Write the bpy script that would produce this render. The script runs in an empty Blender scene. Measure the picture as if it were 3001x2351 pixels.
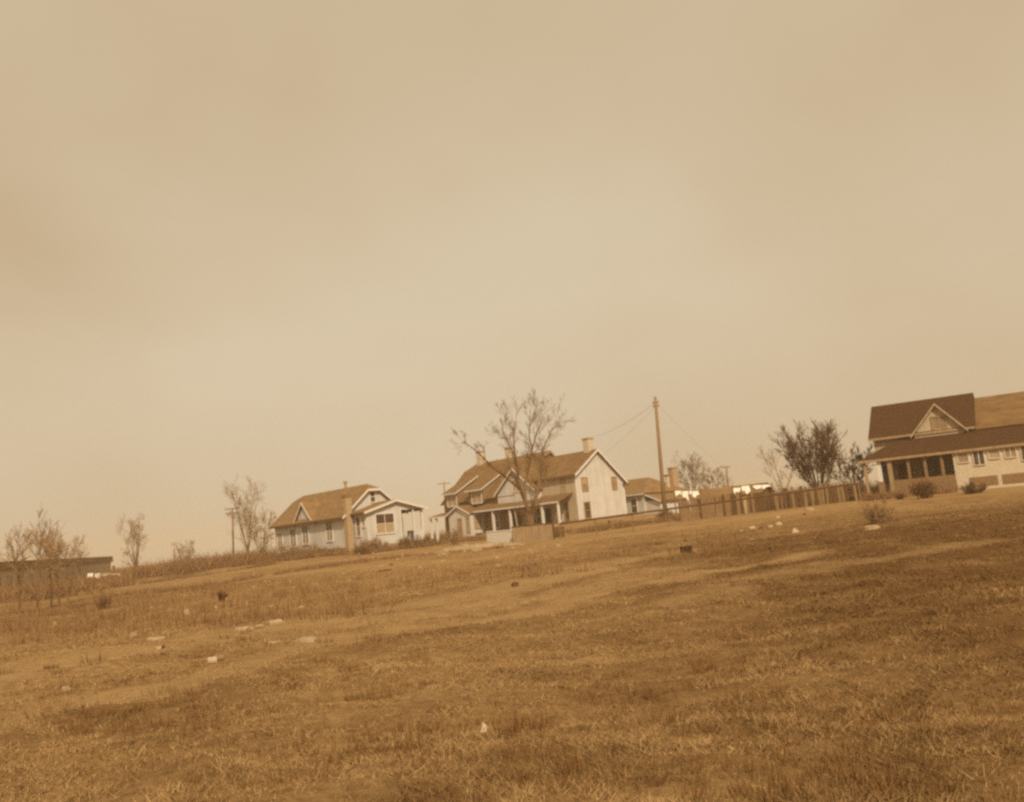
import bpy, math, random
import numpy as np
from mathutils import Vector, Matrix

# ------------------------------------------------------------------ camera
sc = bpy.context.scene
ROLL, PITCH = math.radians(5.5), math.radians(7.67)
F_PX = 2000 * 3001 / 2180.0                 # focal length in pixels of the 3001 px wide photograph
CX, CY = 1500.5, 1175.5
EYE = np.array([0.0, 0.0, 1.5])
FW = np.array([0, math.cos(PITCH), math.sin(PITCH)])
_r0 = np.array([1.0, 0, 0]); _u0 = np.array([0, -math.sin(PITCH), math.cos(PITCH)])
RT = math.cos(ROLL) * _r0 - math.sin(ROLL) * _u0
UP = math.sin(ROLL) * _r0 + math.cos(ROLL) * _u0
cd = bpy.data.cameras.new('camera'); cam = bpy.data.objects.new('camera', cd)
sc.collection.objects.link(cam)
cd.sensor_width = 36.0; cd.lens = 36.0 * F_PX / 3001.0; cd.clip_start = 0.1; cd.clip_end = 3000
cam.matrix_world = Matrix(((RT[0], UP[0], -FW[0], EYE[0]), (RT[1], UP[1], -FW[1], EYE[1]),
                           (RT[2], UP[2], -FW[2], EYE[2]), (0, 0, 0, 1)))
sc.camera = cam

# ------------------------------------------------------------------ sky, sun, exposure
SUN_AZ, SUN_EL = math.radians(167), math.radians(40)      # azimuth clockwise from +Y
w = bpy.data.worlds.new('World'); sc.world = w; w.use_nodes = True
nt = w.node_tree; nt.nodes.clear()
def N(t, **k):
    n = nt.nodes.new(t)
    for a, b in k.items(): setattr(n, a, b)
    return n
L = lambda a, b: nt.links.new(a, b)
sky = N('ShaderNodeTexSky', sky_type='NISHITA', sun_disc=False, sun_elevation=SUN_EL, sun_rotation=SUN_AZ)
sky.air_density = 1.0; sky.dust_density = 3.0; sky.ozone_density = 1.0
bw = N('ShaderNodeRGBToBW'); L(sky.outputs[0], bw.inputs[0])
tc = N('ShaderNodeTexCoord')
mp = N('ShaderNodeMapping'); mp.inputs['Scale'].default_value = (1.0, 1.0, 1.3); mp.inputs['Location'].default_value = (18.24, -11.693, 13.138); L(tc.outputs['Generated'], mp.inputs[0])
no = N('ShaderNodeTexNoise'); no.inputs['Scale'].default_value = 1.3; no.inputs['Detail'].default_value = 4
no.inputs['Roughness'].default_value = 0.5; no.inputs['Distortion'].default_value = 0.3
L(mp.outputs[0], no.inputs['Vector'])
mr = N('ShaderNodeMapRange'); mr.inputs[1].default_value = 0.36; mr.inputs[2].default_value = 0.7
L(no.outputs[0], mr.inputs[0])
veil = N('ShaderNodeMapRange'); veil.inputs[3].default_value = 5.0; veil.inputs[4].default_value = 5.95
L(mr.outputs[0], veil.inputs[0])                           # thin bright cloud, thicker in patches
mixl = N('ShaderNodeMix', data_type='FLOAT'); mixl.inputs[0].default_value = 0.9
L(bw.outputs[0], mixl.inputs[2]); L(veil.outputs[0], mixl.inputs[3])
tint = N('ShaderNodeVectorMath', operation='MULTIPLY')     # the print's sepia tone of the sky
mixt = N('ShaderNodeMix', data_type='RGBA')
mixt.inputs[6].default_value = (1.0, 0.76, 0.475, 1); mixt.inputs[7].default_value = (1.0, 0.83, 0.585, 1)
L(mr.outputs[0], mixt.inputs[0])
L(mixl.outputs[0], tint.inputs[0]); L(mixt.outputs[2], tint.inputs[1])
bg = N('ShaderNodeBackground'); bg.inputs[1].default_value = 0.1
L(tint.outputs[0], bg.inputs[0])
wo = N('ShaderNodeOutputWorld'); L(bg.outputs[0], wo.inputs[0])

sl = bpy.data.lights.new('sun', 'SUN'); sl.energy = 2.9; sl.angle = math.radians(0.6); sl.color = (1.0, 0.85, 0.63)
so = bpy.data.objects.new('sun', sl); sc.collection.objects.link(so)
sd = Vector((math.sin(SUN_AZ) * math.cos(SUN_EL), math.cos(SUN_AZ) * math.cos(SUN_EL), math.sin(SUN_EL)))
so.rotation_euler = sd.to_track_quat('Z', 'Y').to_euler(); so.location = sd * 60
sc.view_settings.view_transform = 'Standard'; sc.view_settings.look = 'None'
sc.view_settings.exposure = 0.25; sc.view_settings.gamma = 1.0; sc.view_settings.use_curve_mapping = False
sc.render.engine = 'CYCLES'
cy = sc.cycles
cy.use_denoising = False; cy.max_bounces = 6; cy.diffuse_bounces = 3; cy.volume_bounces = 1
cy.transparent_max_bounces = 8; cy.filter_width = 2.7; cy.sample_clamp_indirect = 3.0; cy.sample_clamp_direct = 6.0; cy.use_adaptive_sampling = False

rng = np.random.default_rng(7); random.seed(7)
COL = sc.collection

# ------------------------------------------------------------------ pixels to places
def ray(x, y):
    d = FW * F_PX + RT * (x - CX) - UP * (y - CY); return d / np.linalg.norm(d)
def at(x, y, Y):
    d = ray(x, y); return EYE + d * (Y / d[1])
CTRL = np.array([(0, 0, 0), (0, -40, 0), (-25, 10, -.1), (25, 10, .1), (0, 8, 0), (5, 15, 0), (-6, 15, 0), (0, 22, 0),
    (7, 37, 0), (-15, 35, -.15), (-28, 60, -.4), (20, 35, .25), (0, 70, .15), (7, 72, .35), (15, 75, .83), (21, 71, 1.05),
    (29, 73, 1.05), (45, 75, 1.2), (-18, 95, .6), (-17, 88, .45), (-24, 101, .5), (-20, 108, .4), (-28, 108, .1), (6.7, 113, 1.7), (12, 119, 1.75),
    (1, 117, 1.2), (-10, 128, .1), (-32, 90, -.6), (-60, 120, -1), (-90, 160, -1.2), (20, 100, 1.1), (22, 122, 1.2),
    (60, 120, 1.7), (0, 180, 1.0), (-40, 200, -.6), (60, 250, 1.7), (0, 400, 1), (-200, 300, -1), (200, 300, 1.7),
    (0, 650, 1), (500, 300, 1.5), (-500, 300, -1), (-300, 0, -.5), (300, 0, .5), (0, -300, 0)], float)
def hgt(x, y):
    x = np.asarray(x, float); y = np.asarray(y, float)
    num = np.zeros(np.broadcast(x, y).shape); den = num.copy()
    for cx, cy_, cz in CTRL:
        d2 = (x - cx) ** 2 + (y - cy_) ** 2
        wt = 1.0 / (d2 + 30.0) ** 1.8
        num += wt * cz; den += wt
    z = num / den
    z = z + .05 * np.sin(x * .53 + 1.3 * np.sin(y * .21)) * np.sin(y * .37 + .8) + .018 * np.sin(x * 1.7 + y * .9) * np.sin(y * 1.3 - x * .4)
    return z
def H(x, y):
    x = float(x); y = float(y)
    wt = 1.0 / ((x - CTRL[:, 0]) ** 2 + (y - CTRL[:, 1]) ** 2 + 30.0) ** 1.8
    z = float((wt * CTRL[:, 2]).sum() / wt.sum())
    return z + .05 * math.sin(x * .53 + 1.3 * math.sin(y * .21)) * math.sin(y * .37 + .8) + .018 * math.sin(x * 1.7 + y * .9) * math.sin(y * 1.3 - x * .4)
def G(px, py, far=400.0):
    """where the line of sight through a pixel meets the ground"""
    d = ray(px, py); t = np.geomspace(3, far, 500)
    P = EYE[:, None] + d[:, None] * t
    f = P[2] - hgt(P[0], P[1]); k = np.where(f < 0)[0]
    if len(k) == 0: p = EYE + d * far; return np.array([p[0], p[1], H(p[0], p[1])])
    k = k[0]; a, b = t[max(k - 1, 0)], t[k]
    for _ in range(22):
        m = (a + b) / 2; p = EYE + d * m
        if p[2] < H(p[0], p[1]): b = m
        else: a = m
    p = EYE + d * b
    return np.array([p[0], p[1], H(p[0], p[1])])
def Q(px, Y):
    """the ground under image column px at depth Y (column taken near the horizon)"""
    py = CY + 371.0 / math.cos(ROLL) - (px - CX) * math.tan(ROLL)
    p = at(px, py, Y); return np.array([p[0], p[1], H(p[0], p[1])])
PXM = lambda Y: F_PX / Y                                    # photo pixels per metre at depth Y
Z1 = lambda x, y: (750 + x * .25229, 1350 + y * .25229)
Z2 = lambda x, y: (1230 + x * .29817, 1150 + y * .29817)
Z3 = lambda x, y: (1780 + x * .25229, 1300 + y * .25229)
Z4 = lambda x, y: (2250 + x * .29817, 1100 + y * .29817)
Z5 = lambda x, y: (140 + x * .30275, 1400 + y * .30275)
Z6 = lambda x, y: (140 + x * .4862, 1700 + y * .4862)
Z7 = lambda x, y: (1000 + x * .4587, 1500 + y * .4587)
R3 = lambda x, y: (2480 + x * .22246, 1120 + y * .22246)
R5 = lambda x, y: (2100 + x * .22936, 1350 + y * .22936)

# ------------------------------------------------------------------ materials
MAT = {}
def mat(name, col, rough=.9, var=.18, scale=3.0, stretch=(1, 1, 1), bump=0.0, bscale=None, spec=.2, streak=0.0):
    m = bpy.data.materials.new(name); m.use_nodes = True; t = m.node_tree
    b = t.nodes['Principled BSDF']; b.inputs['Roughness'].default_value = rough
    b.inputs['Specular IOR Level'].default_value = spec
    co = t.nodes.new('ShaderNodeTexCoord'); mp = t.nodes.new('ShaderNodeMapping')
    mp.inputs['Scale'].default_value = stretch; t.links.new(co.outputs['Object'], mp.inputs[0])
    n = t.nodes.new('ShaderNodeTexNoise'); n.inputs['Scale'].default_value = scale; n.inputs['Detail'].default_value = 6
    n.inputs['Roughness'].default_value = .65; t.links.new(mp.outputs[0], n.inputs['Vector'])
    r = t.nodes.new('ShaderNodeMapRange'); r.inputs[1].default_value = .3; r.inputs[2].default_value = .7
    t.links.new(n.outputs[0], r.inputs[0])
    mx = t.nodes.new('ShaderNodeMix'); mx.data_type = 'RGBA'
    mx.inputs[6].default_value = tuple(c * (1 - var) for c in col) + (1,)
    mx.inputs[7].default_value = tuple(min(1, c * (1 + var)) for c in col) + (1,)
    t.links.new(r.outputs[0], mx.inputs[0])
    out = mx.outputs[2]
    if streak:
        n2 = t.nodes.new('ShaderNodeTexNoise'); n2.inputs['Scale'].default_value = .7; n2.inputs['Detail'].default_value = 4
        m2 = t.nodes.new('ShaderNodeMapping'); m2.inputs['Scale'].default_value = (2.5, 2.5, .35)
        t.links.new(co.outputs['Object'], m2.inputs[0]); t.links.new(m2.outputs[0], n2.inputs['Vector'])
        r2 = t.nodes.new('ShaderNodeMapRange'); r2.inputs[1].default_value = .45; r2.inputs[2].default_value = .75
        r2.inputs[3].default_value = 0; r2.inputs[4].default_value = streak; t.links.new(n2.outputs[0], r2.inputs[0])
        m3 = t.nodes.new('ShaderNodeMix'); m3.data_type = 'RGBA'
        t.links.new(r2.outputs[0], m3.inputs[0]); t.links.new(out, m3.inputs[6])
        m3.inputs[7].default_value = (col[0] * .55, col[1] * .45, col[2] * .36, 1); out = m3.outputs[2]
    t.links.new(out, b.inputs['Base Color'])
    if bump:
        bn = t.nodes.new('ShaderNodeBump'); bn.inputs['Strength'].default_value = bump; bn.inputs['Distance'].default_value = .05
        nb = t.nodes.new('ShaderNodeTexNoise'); nb.inputs['Scale'].default_value = bscale or scale * 3; nb.inputs['Detail'].default_value = 4
        t.links.new(mp.outputs[0], nb.inputs['Vector']); t.links.new(nb.outputs[0], bn.inputs['Height'])
        t.links.new(bn.outputs[0], b.inputs['Normal'])
    MAT[name] = m; return m
mat('white_paint', (.61, .575, .52), .7, .09, .8, streak=.3)
mat('white_trim', (.70, .655, .59), .6, .05, 4)
mat('grey_siding', (.50, .40, .27), .85, .14, 3, (1, 1, 6), streak=.3)
mat('tan_brick', (.43, .30, .17), .95, .2, 6, bump=.5)
mat('pale_brick', (.58, .48, .34), .95, .15, 6, bump=.5)
mat('stone_base', (.36, .25, .14), .95, .25, 3, bump=.6)
mat('roof_tan', (.245, .143, .061), .95, .24, .9, (1, 1, 3), bump=.5, bscale=14)
mat('roof_brown', (.205, .115, .047), .95, .28, .9, (1, 1, 3), bump=.5, bscale=14)
mat('roof_dark', (.08, .036, .013), .95, .2, 2.5, (1, 1, 3), bump=.5, bscale=14)
mat('shingle_wall', (.26, .155, .075), .95, .25, 5, (1, 1, 4), bump=.4)
mat('trim_dark', (.16, .085, .036), .85, .15, 5)
mat('glass', (.10, .055, .025), .25, .3, 1.2, spec=.4)
mat('glass_pale', (.30, .20, .11), .35, .3, 1.2, spec=.4)
mat('shade_blind', (.42, .30, .18), .8, .1, 3)
mat('dark_inside', (.055, .028, .011), .95, .2, 2)
mat('wood_weathered', (.25, .155, .075), .95, .3, 4, (1, 1, .3), bump=.5)
mat('wood_dark', (.13, .068, .028), .95, .3, 4, (1, 1, .3), bump=.5)
mat('wood_pale', (.44, .32, .19), .95, .2, 4, (1, 1, .3), bump=.4)
mat('board_tan', (.36, .245, .135), .95, .2, 3, (1, 1, .4), bump=.4)
mat('pole_wood', (.27, .165, .08), .95, .25, 4, (1, 1, .15), bump=.4)
mat('bark', (.21, .122, .056), .95, .3, 6, (1, 1, .3), bump=.8)
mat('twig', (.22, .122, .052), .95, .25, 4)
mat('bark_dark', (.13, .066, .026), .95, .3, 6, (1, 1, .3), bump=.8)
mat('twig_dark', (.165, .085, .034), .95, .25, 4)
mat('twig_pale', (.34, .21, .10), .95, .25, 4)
mat('brush_twig', (.20, .115, .05), .95, .3, .8)
mat('cloth_white', (.78, .72, .62), .9, .05, 5)
mat('cloth_tan', (.45, .33, .2), .9, .1, 5)
mat('stone_pale', (.42, .30, .175), .95, .25, 9, bump=.5)
mat('paper', (.50, .385, .25), .9, .12, 9)
mat('earth_pale', (.38, .27, .155), .98, .22, 2.5, bump=.6, bscale=8)
mat('rust', (.13, .062, .024), .85, .35, 9)
mat('wire', (.13, .075, .035), .7, .1, 3)

# ------------------------------------------------------------------ mesh helpers
class MB:
    def __init__(s): s.v = []; s.f = []
    def add(s, vs, fs):
        n = len(s.v); s.v += [tuple(map(float, p)) for p in vs]; s.f += [tuple(i + n for i in f) for f in fs]; return s
    def box(s, a, b):
        (x0, y0, z0), (x1, y1, z1) = a, b
        x0, x1 = min(x0, x1), max(x0, x1); y0, y1 = min(y0, y1), max(y0, y1); z0, z1 = min(z0, z1), max(z0, z1)
        return s.add([(x0, y0, z0), (x1, y0, z0), (x1, y1, z0), (x0, y1, z0), (x0, y0, z1), (x1, y0, z1), (x1, y1, z1), (x0, y1, z1)],
                     [(0, 3, 2, 1), (4, 5, 6, 7), (0, 1, 5, 4), (1, 2, 6, 5), (2, 3, 7, 6), (3, 0, 4, 7)])
    def slab(s, pts, th):
        """a flat polygon with thickness th, hanging below the given upper face"""
        P = [np.array(p, float) for p in pts]; n = np.zeros(3)
        for i in range(len(P)): n += np.cross(P[i], P[(i + 1) % len(P)])
        n /= np.linalg.norm(n)
        if n[2] < 0: P = P[::-1]; n = -n
        k = len(P); Q_ = [p - n * th for p in P]
        return s.add(P + Q_, [tuple(range(k)), tuple(range(2 * k - 1, k - 1, -1))] + [(i, i + k, (i + 1) % k + k, (i + 1) % k) for i in range(k)])
    def prism(s, pts, off):
        P = [np.array(p, float) for p in pts]; o = np.array(off, float); k = len(P)
        return s.add(P + [p + o for p in P], [tuple(range(k)), tuple(range(2 * k - 1, k - 1, -1))] + [(i, i + k, (i + 1) % k + k, (i + 1) % k) for i in range(k)])
    def tube(s, pts, rad, n=6, cap=True):
        P = [np.array(p, float) for p in pts]; rings = []
        ref = np.array([.31, .87, .39])
        for i, p in enumerate(P):
            d = P[min(i + 1, len(P) - 1)] - P[max(i - 1, 0)]; d /= np.linalg.norm(d) + 1e-9
            a = np.cross(d, ref); a /= np.linalg.norm(a) + 1e-9; b = np.cross(d, a)
            r = rad[i] if hasattr(rad, '__len__') else rad
            rings.append([p + r * (math.cos(2 * math.pi * j / n) * a + math.sin(2 * math.pi * j / n) * b) for j in range(n)])
        fs = []
        for i in range(len(P) - 1):
            for j in range(n): fs.append((i * n + j, i * n + (j + 1) % n, (i + 1) * n + (j + 1) % n, (i + 1) * n + j))
        if cap: fs += [tuple(range(n - 1, -1, -1)), tuple(range((len(P) - 1) * n, len(P) * n))]
        return s.add([q for r in rings for q in r], fs)
    def build(s, name, m, parent=None, smooth=False):
        me = bpy.data.meshes.new(name); me.from_pydata(s.v, [], s.f); me.update()
        me.materials.append(MAT[m] if isinstance(m, str) else m)
        if smooth: me.shade_smooth()
        o = bpy.data.objects.new(name, me); COL.objects.link(o)
        if parent: o.parent = parent
        return o
def tag(o, label, cat, group=None, kind=None):
    o['label'] = label
    if cat: o['category'] = cat
    if group: o['group'] = group
    o['kind'] = kind or 'thing'
    return o
def thing(name, label, cat, loc=(0, 0, 0), rz=0.0, group=None):
    o = bpy.data.objects.new(name, None); COL.objects.link(o); o.empty_display_size = .3
    o.location = tuple(float(c) for c in loc); o.rotation_euler = (0, 0, rz); return tag(o, label, cat, group)
def np_mesh(name, V, Fc, m, col=None):
    me = bpy.data.meshes.new(name); k = Fc.shape[1]
    me.vertices.add(len(V)); me.vertices.foreach_set('co', V.astype(np.float32).ravel())
    me.loops.add(Fc.size); me.loops.foreach_set('vertex_index', Fc.astype(np.int32).ravel())
    me.polygons.add(len(Fc)); me.polygons.foreach_set('loop_start', np.arange(0, Fc.size, k, dtype=np.int32))
    me.update(calc_edges=True)
    if col is not None:
        a = me.color_attributes.new('tone', 'FLOAT_COLOR', 'POINT')
        a.data.foreach_set('color', np.concatenate([col, np.ones((len(col), 1))], 1).astype(np.float32).ravel())
    me.materials.append(m); o = bpy.data.objects.new(name, me); COL.objects.link(o); return o

# local house axes: x = v (away to the right along the gable end), y = u (away to the left along the long wall)
def on_left(p, v, u0, u1, z0, z1, d): return ((v - d, u0, z0), (v, u1, z1))
def window(parent, face, c, a0, a1, z0, z1, panes=(1, 2), glass='glass', trim='white_trim', tw=.11, name='window'):
    """face 'v': on a wall facing -v at v=c, a = u range; face 'u': on a wall facing -u at u=c, a = v range"""
    a0, a1 = min(a0, a1), max(a0, a1)
    def bx(mb, p0, p1, q0, q1, d0, d1):
        if face == 'v': mb.box((c - d1, p0, q0), (c - d0, p1, q1))
        else: mb.box((p0, c - d1, q0), (p1, c - d0, q1))
    fr = MB()
    bx(fr, a0 - tw, a0, z0 - tw, z1 + tw, -.02, .07); bx(fr, a1, a1 + tw, z0 - tw, z1 + tw, -.02, .07)
    bx(fr, a0, a1, z1, z1 + tw, -.02, .07); bx(fr, a0, a1, z0 - tw, z0, -.02, .10)
    wn = fr.build(name, trim, parent)
    nx, nz = panes; bar = .06
    gl = glass if isinstance(glass, (list, tuple)) else [glass] * nz
    for i in range(nx):
        for j in range(nz):
            x0 = a0 + (a1 - a0) * i / nx + (bar / 2 if i else 0); x1 = a0 + (a1 - a0) * (i + 1) / nx - (bar / 2 if i < nx - 1 else 0)
            y0 = z0 + (z1 - z0) * j / nz + (bar / 2 if j else 0); y1 = z0 + (z1 - z0) * (j + 1) / nz - (bar / 2 if j < nz - 1 else 0)
            p = MB(); bx(p, x0, x1, y0, y1, -.02, .015); p.build('pane', gl[j], wn)
    if nx > 1 or nz > 1:
        sh = MB()
        for i in range(1, nx): xm = a0 + (a1 - a0) * i / nx; bx(sh, xm - bar / 2, xm + bar / 2, z0, z1, -.02, .05)
        for j in range(1, nz): zm = z0 + (z1 - z0) * j / nz; bx(sh, a0, a1, zm - bar / 2, zm + bar / 2, -.02, .045)
        sh.build('sash_bar', trim, wn)
    return wn
def chimney(parent, v, u, z0, z1, sv, su, m, cap=True, name='chimney', capm=None):
    c = MB().box((v - sv / 2, u - su / 2, z0), (v + sv / 2, u + su / 2, z1)).build(name, m, parent)
    if cap: MB().box((v - sv / 2 - .08, u - su / 2 - .08, z1 + .003), (v + sv / 2 + .08, u + su / 2 + .08, z1 + .16)).build('cap', capm or m, c)
    return c

# ------------------------------------------------------------------ ground
def polydist(x, y, pts):
    best = np.full(np.shape(x), 1e9)
    for (ax, ay), (bx, by) in zip(pts[:-1], pts[1:]):
        dx, dy = bx - ax, by - ay; t = np.clip(((x - ax) * dx + (y - ay) * dy) / (dx * dx + dy * dy), 0, 1)
        best = np.minimum(best, np.hypot(x - ax - t * dx, y - ay - t * dy))
    return best
def track(px): return [tuple(G(*p)[:2]) for p in px]
TRACKS = [   # worn strips across the field: (pixel line, half width in m, weight)
    (track([(100, 2080), (300, 2045), (560, 1990), (800, 1925), (1000, 1870), (1250, 1835), (1500, 1800), (1750, 1740), (2000, 1690), (2350, 1625)]), .55, .9),
    (track([(60, 1960), (450, 1890), (650, 1865), (900, 1820), (1100, 1790), (1300, 1755), (1500, 1720), (1750, 1655), (2000, 1612)]), .9, .9),
    (track([(420, 1730), (800, 1690), (1060, 1660), (1400, 1640), (1700, 1585), (1950, 1550), (2300, 1505)]), 1.6, .55),
    (track([(2000, 1760), (2250, 1690), (2560, 1640), (2850, 1590)]), .7, .6),
    (track([(500, 1875), (900, 1850), (1250, 1790), (1650, 1740), (2000, 1665)]), 1.0, .55)]
def vnoise(x, y, s, seed):
    r = np.random.default_rng(seed); T = r.random((64, 64))
    X = x / s; Y = y / s; i = np.floor(X).astype(int); j = np.floor(Y).astype(int); fx = X - i; fy = Y - j
    fx = fx * fx * (3 - 2 * fx); fy = fy * fy * (3 - 2 * fy); g = lambda a, b: T[a % 64, b % 64]
    return (g(i, j) * (1 - fx) + g(i + 1, j) * fx) * (1 - fy) + (g(i, j + 1) * (1 - fx) + g(i + 1, j + 1) * fx) * fy
def cover(x, y):
    """how worn (path) and how weedy (dark dead weeds and the painted vignette on the right) the field is at a place"""
    path = np.zeros(np.shape(x))
    wob = (vnoise(x, y, 2.3, 3) - .5) * 1.2 + (vnoise(x, y, .7, 4) - .5) * .9 + (vnoise(x, y, .25, 5) - .5) * .5
    for pts, hw, wt in TRACKS:
        d = polydist(x, y, pts) + wob * hw
        path = np.maximum(path, .62 * wt * np.clip(1.5 - .9 * d / hw, 0, 1))
    near = np.clip((46 - y) / 18, 0, 1)
    right = 1 / (1 + np.exp(-(x - 2.0 - .02 * y) / 2.2))            # ranker growth on the right, with vignette darkening painted into the ground colour
    left = np.clip((-x - 8) / 10, 0, 1) * np.clip((y - 14) / 10, 0, 1) * np.clip((75 - y) / 15, 0, 1)
    fore = 0.0
    n = vnoise(x, y, 3.1, 11) * .3 + vnoise(x, y, 1.1, 12) * .36 + vnoise(x, y, .45, 13) * .34
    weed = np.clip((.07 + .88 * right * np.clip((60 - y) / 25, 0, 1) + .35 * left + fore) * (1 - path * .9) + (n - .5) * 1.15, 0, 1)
    return path, weed
def axis(lo, hi, c, n, k):
    a, b = math.asinh((lo - c) / k), math.asinh((hi - c) / k); return c + k * np.sinh(np.linspace(a, b, n))
gx = axis(-620, 620, 0, 460, 7.0); gy = axis(-300, 640, 10, 460, 6.0)
X, Y = np.meshgrid(gx, gy); Zg = hgt(X, Y)
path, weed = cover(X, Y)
lump_ = (vnoise(X, Y, 1.3, 20) - .5) * .10 + (vnoise(X, Y, .6, 21) - .5) * .08 + (vnoise(X, Y, .3, 22) - .5) * .04
Zg = Zg - .05 * path + lump_ * (1 - .75 * path) * np.clip((70 - Y) / 35, 0, 1)
V = np.stack([X.ravel(), Y.ravel(), Zg.ravel()], 1)
nx_, ny_ = len(gx), len(gy); I = np.arange(nx_ * ny_).reshape(ny_, nx_)
Fc = np.stack([I[:-1, :-1].ravel(), I[:-1, 1:].ravel(), I[1:, 1:].ravel(), I[1:, :-1].ravel()], 1)
m = bpy.data.materials.new('field'); m.use_nodes = True; t = m.node_tree; b = t.nodes['Principled BSDF']
b.inputs['Roughness'].default_value = 1.0; b.inputs['Specular IOR Level'].default_value = .05
def nd(tp): return t.nodes.new(tp)
geo = nd('ShaderNodeNewGeometry')
def noise(scale, detail=5, rough=.6):
    n = nd('ShaderNodeTexNoise'); n.inputs['Scale'].default_value = scale; n.inputs['Detail'].default_value = detail
    n.inputs['Roughness'].default_value = rough; t.links.new(geo.outputs['Position'], n.inputs['Vector']); return n
def attr(nm):
    a = nd('ShaderNodeAttribute'); a.attribute_name = nm; return a.outputs['Fac']
def mixc(fac, a, c):
    x = nd('ShaderNodeMix'); x.data_type = 'RGBA'; t.links.new(fac, x.inputs[0])
    for k, s in ((6, a), (7, c)):
        if isinstance(s, tuple): x.inputs[k].default_value = s + (1,)
        else: t.links.new(s, x.inputs[k])
    return x.outputs[2]
def rng_(s, a, c, lo=0, hi=1):
    r = nd('ShaderNodeMapRange'); r.inputs[1].default_value = a; r.inputs[2].default_value = c
    r.inputs[3].default_value = lo; r.inputs[4].default_value = hi; t.links.new(s, r.inputs[0]); return r.outputs[0]
c0 = mixc(rng_(noise(1.3).outputs[0], .3, .7), (.355, .213, .086), (.475, .30, .138))
c0 = mixc(rng_(noise(7, 6, .7).outputs[0], .42, .68), c0, (.225, .127, .048))
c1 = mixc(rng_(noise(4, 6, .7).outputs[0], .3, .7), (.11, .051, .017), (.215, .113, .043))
c2 = mixc(rng_(noise(2.2, 6).outputs[0], .3, .7), (.405, .253, .112), (.50, .328, .16))
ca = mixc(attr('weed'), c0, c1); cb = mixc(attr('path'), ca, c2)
t.links.new(cb, b.inputs['Base Color'])
bn = nd('ShaderNodeBump'); bn.inputs['Strength'].default_value = .6; bn.inputs['Distance'].default_value = .15
t.links.new(noise(7, 8, .8).outputs[0], bn.inputs['Height']); t.links.new(bn.outputs[0], b.inputs['Normal'])
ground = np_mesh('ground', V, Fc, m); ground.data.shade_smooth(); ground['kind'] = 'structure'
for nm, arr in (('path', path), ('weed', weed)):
    a = ground.data.attributes.new(nm, 'FLOAT', 'POINT'); a.data.foreach_set('value', arr.ravel().astype(np.float32))

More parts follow.
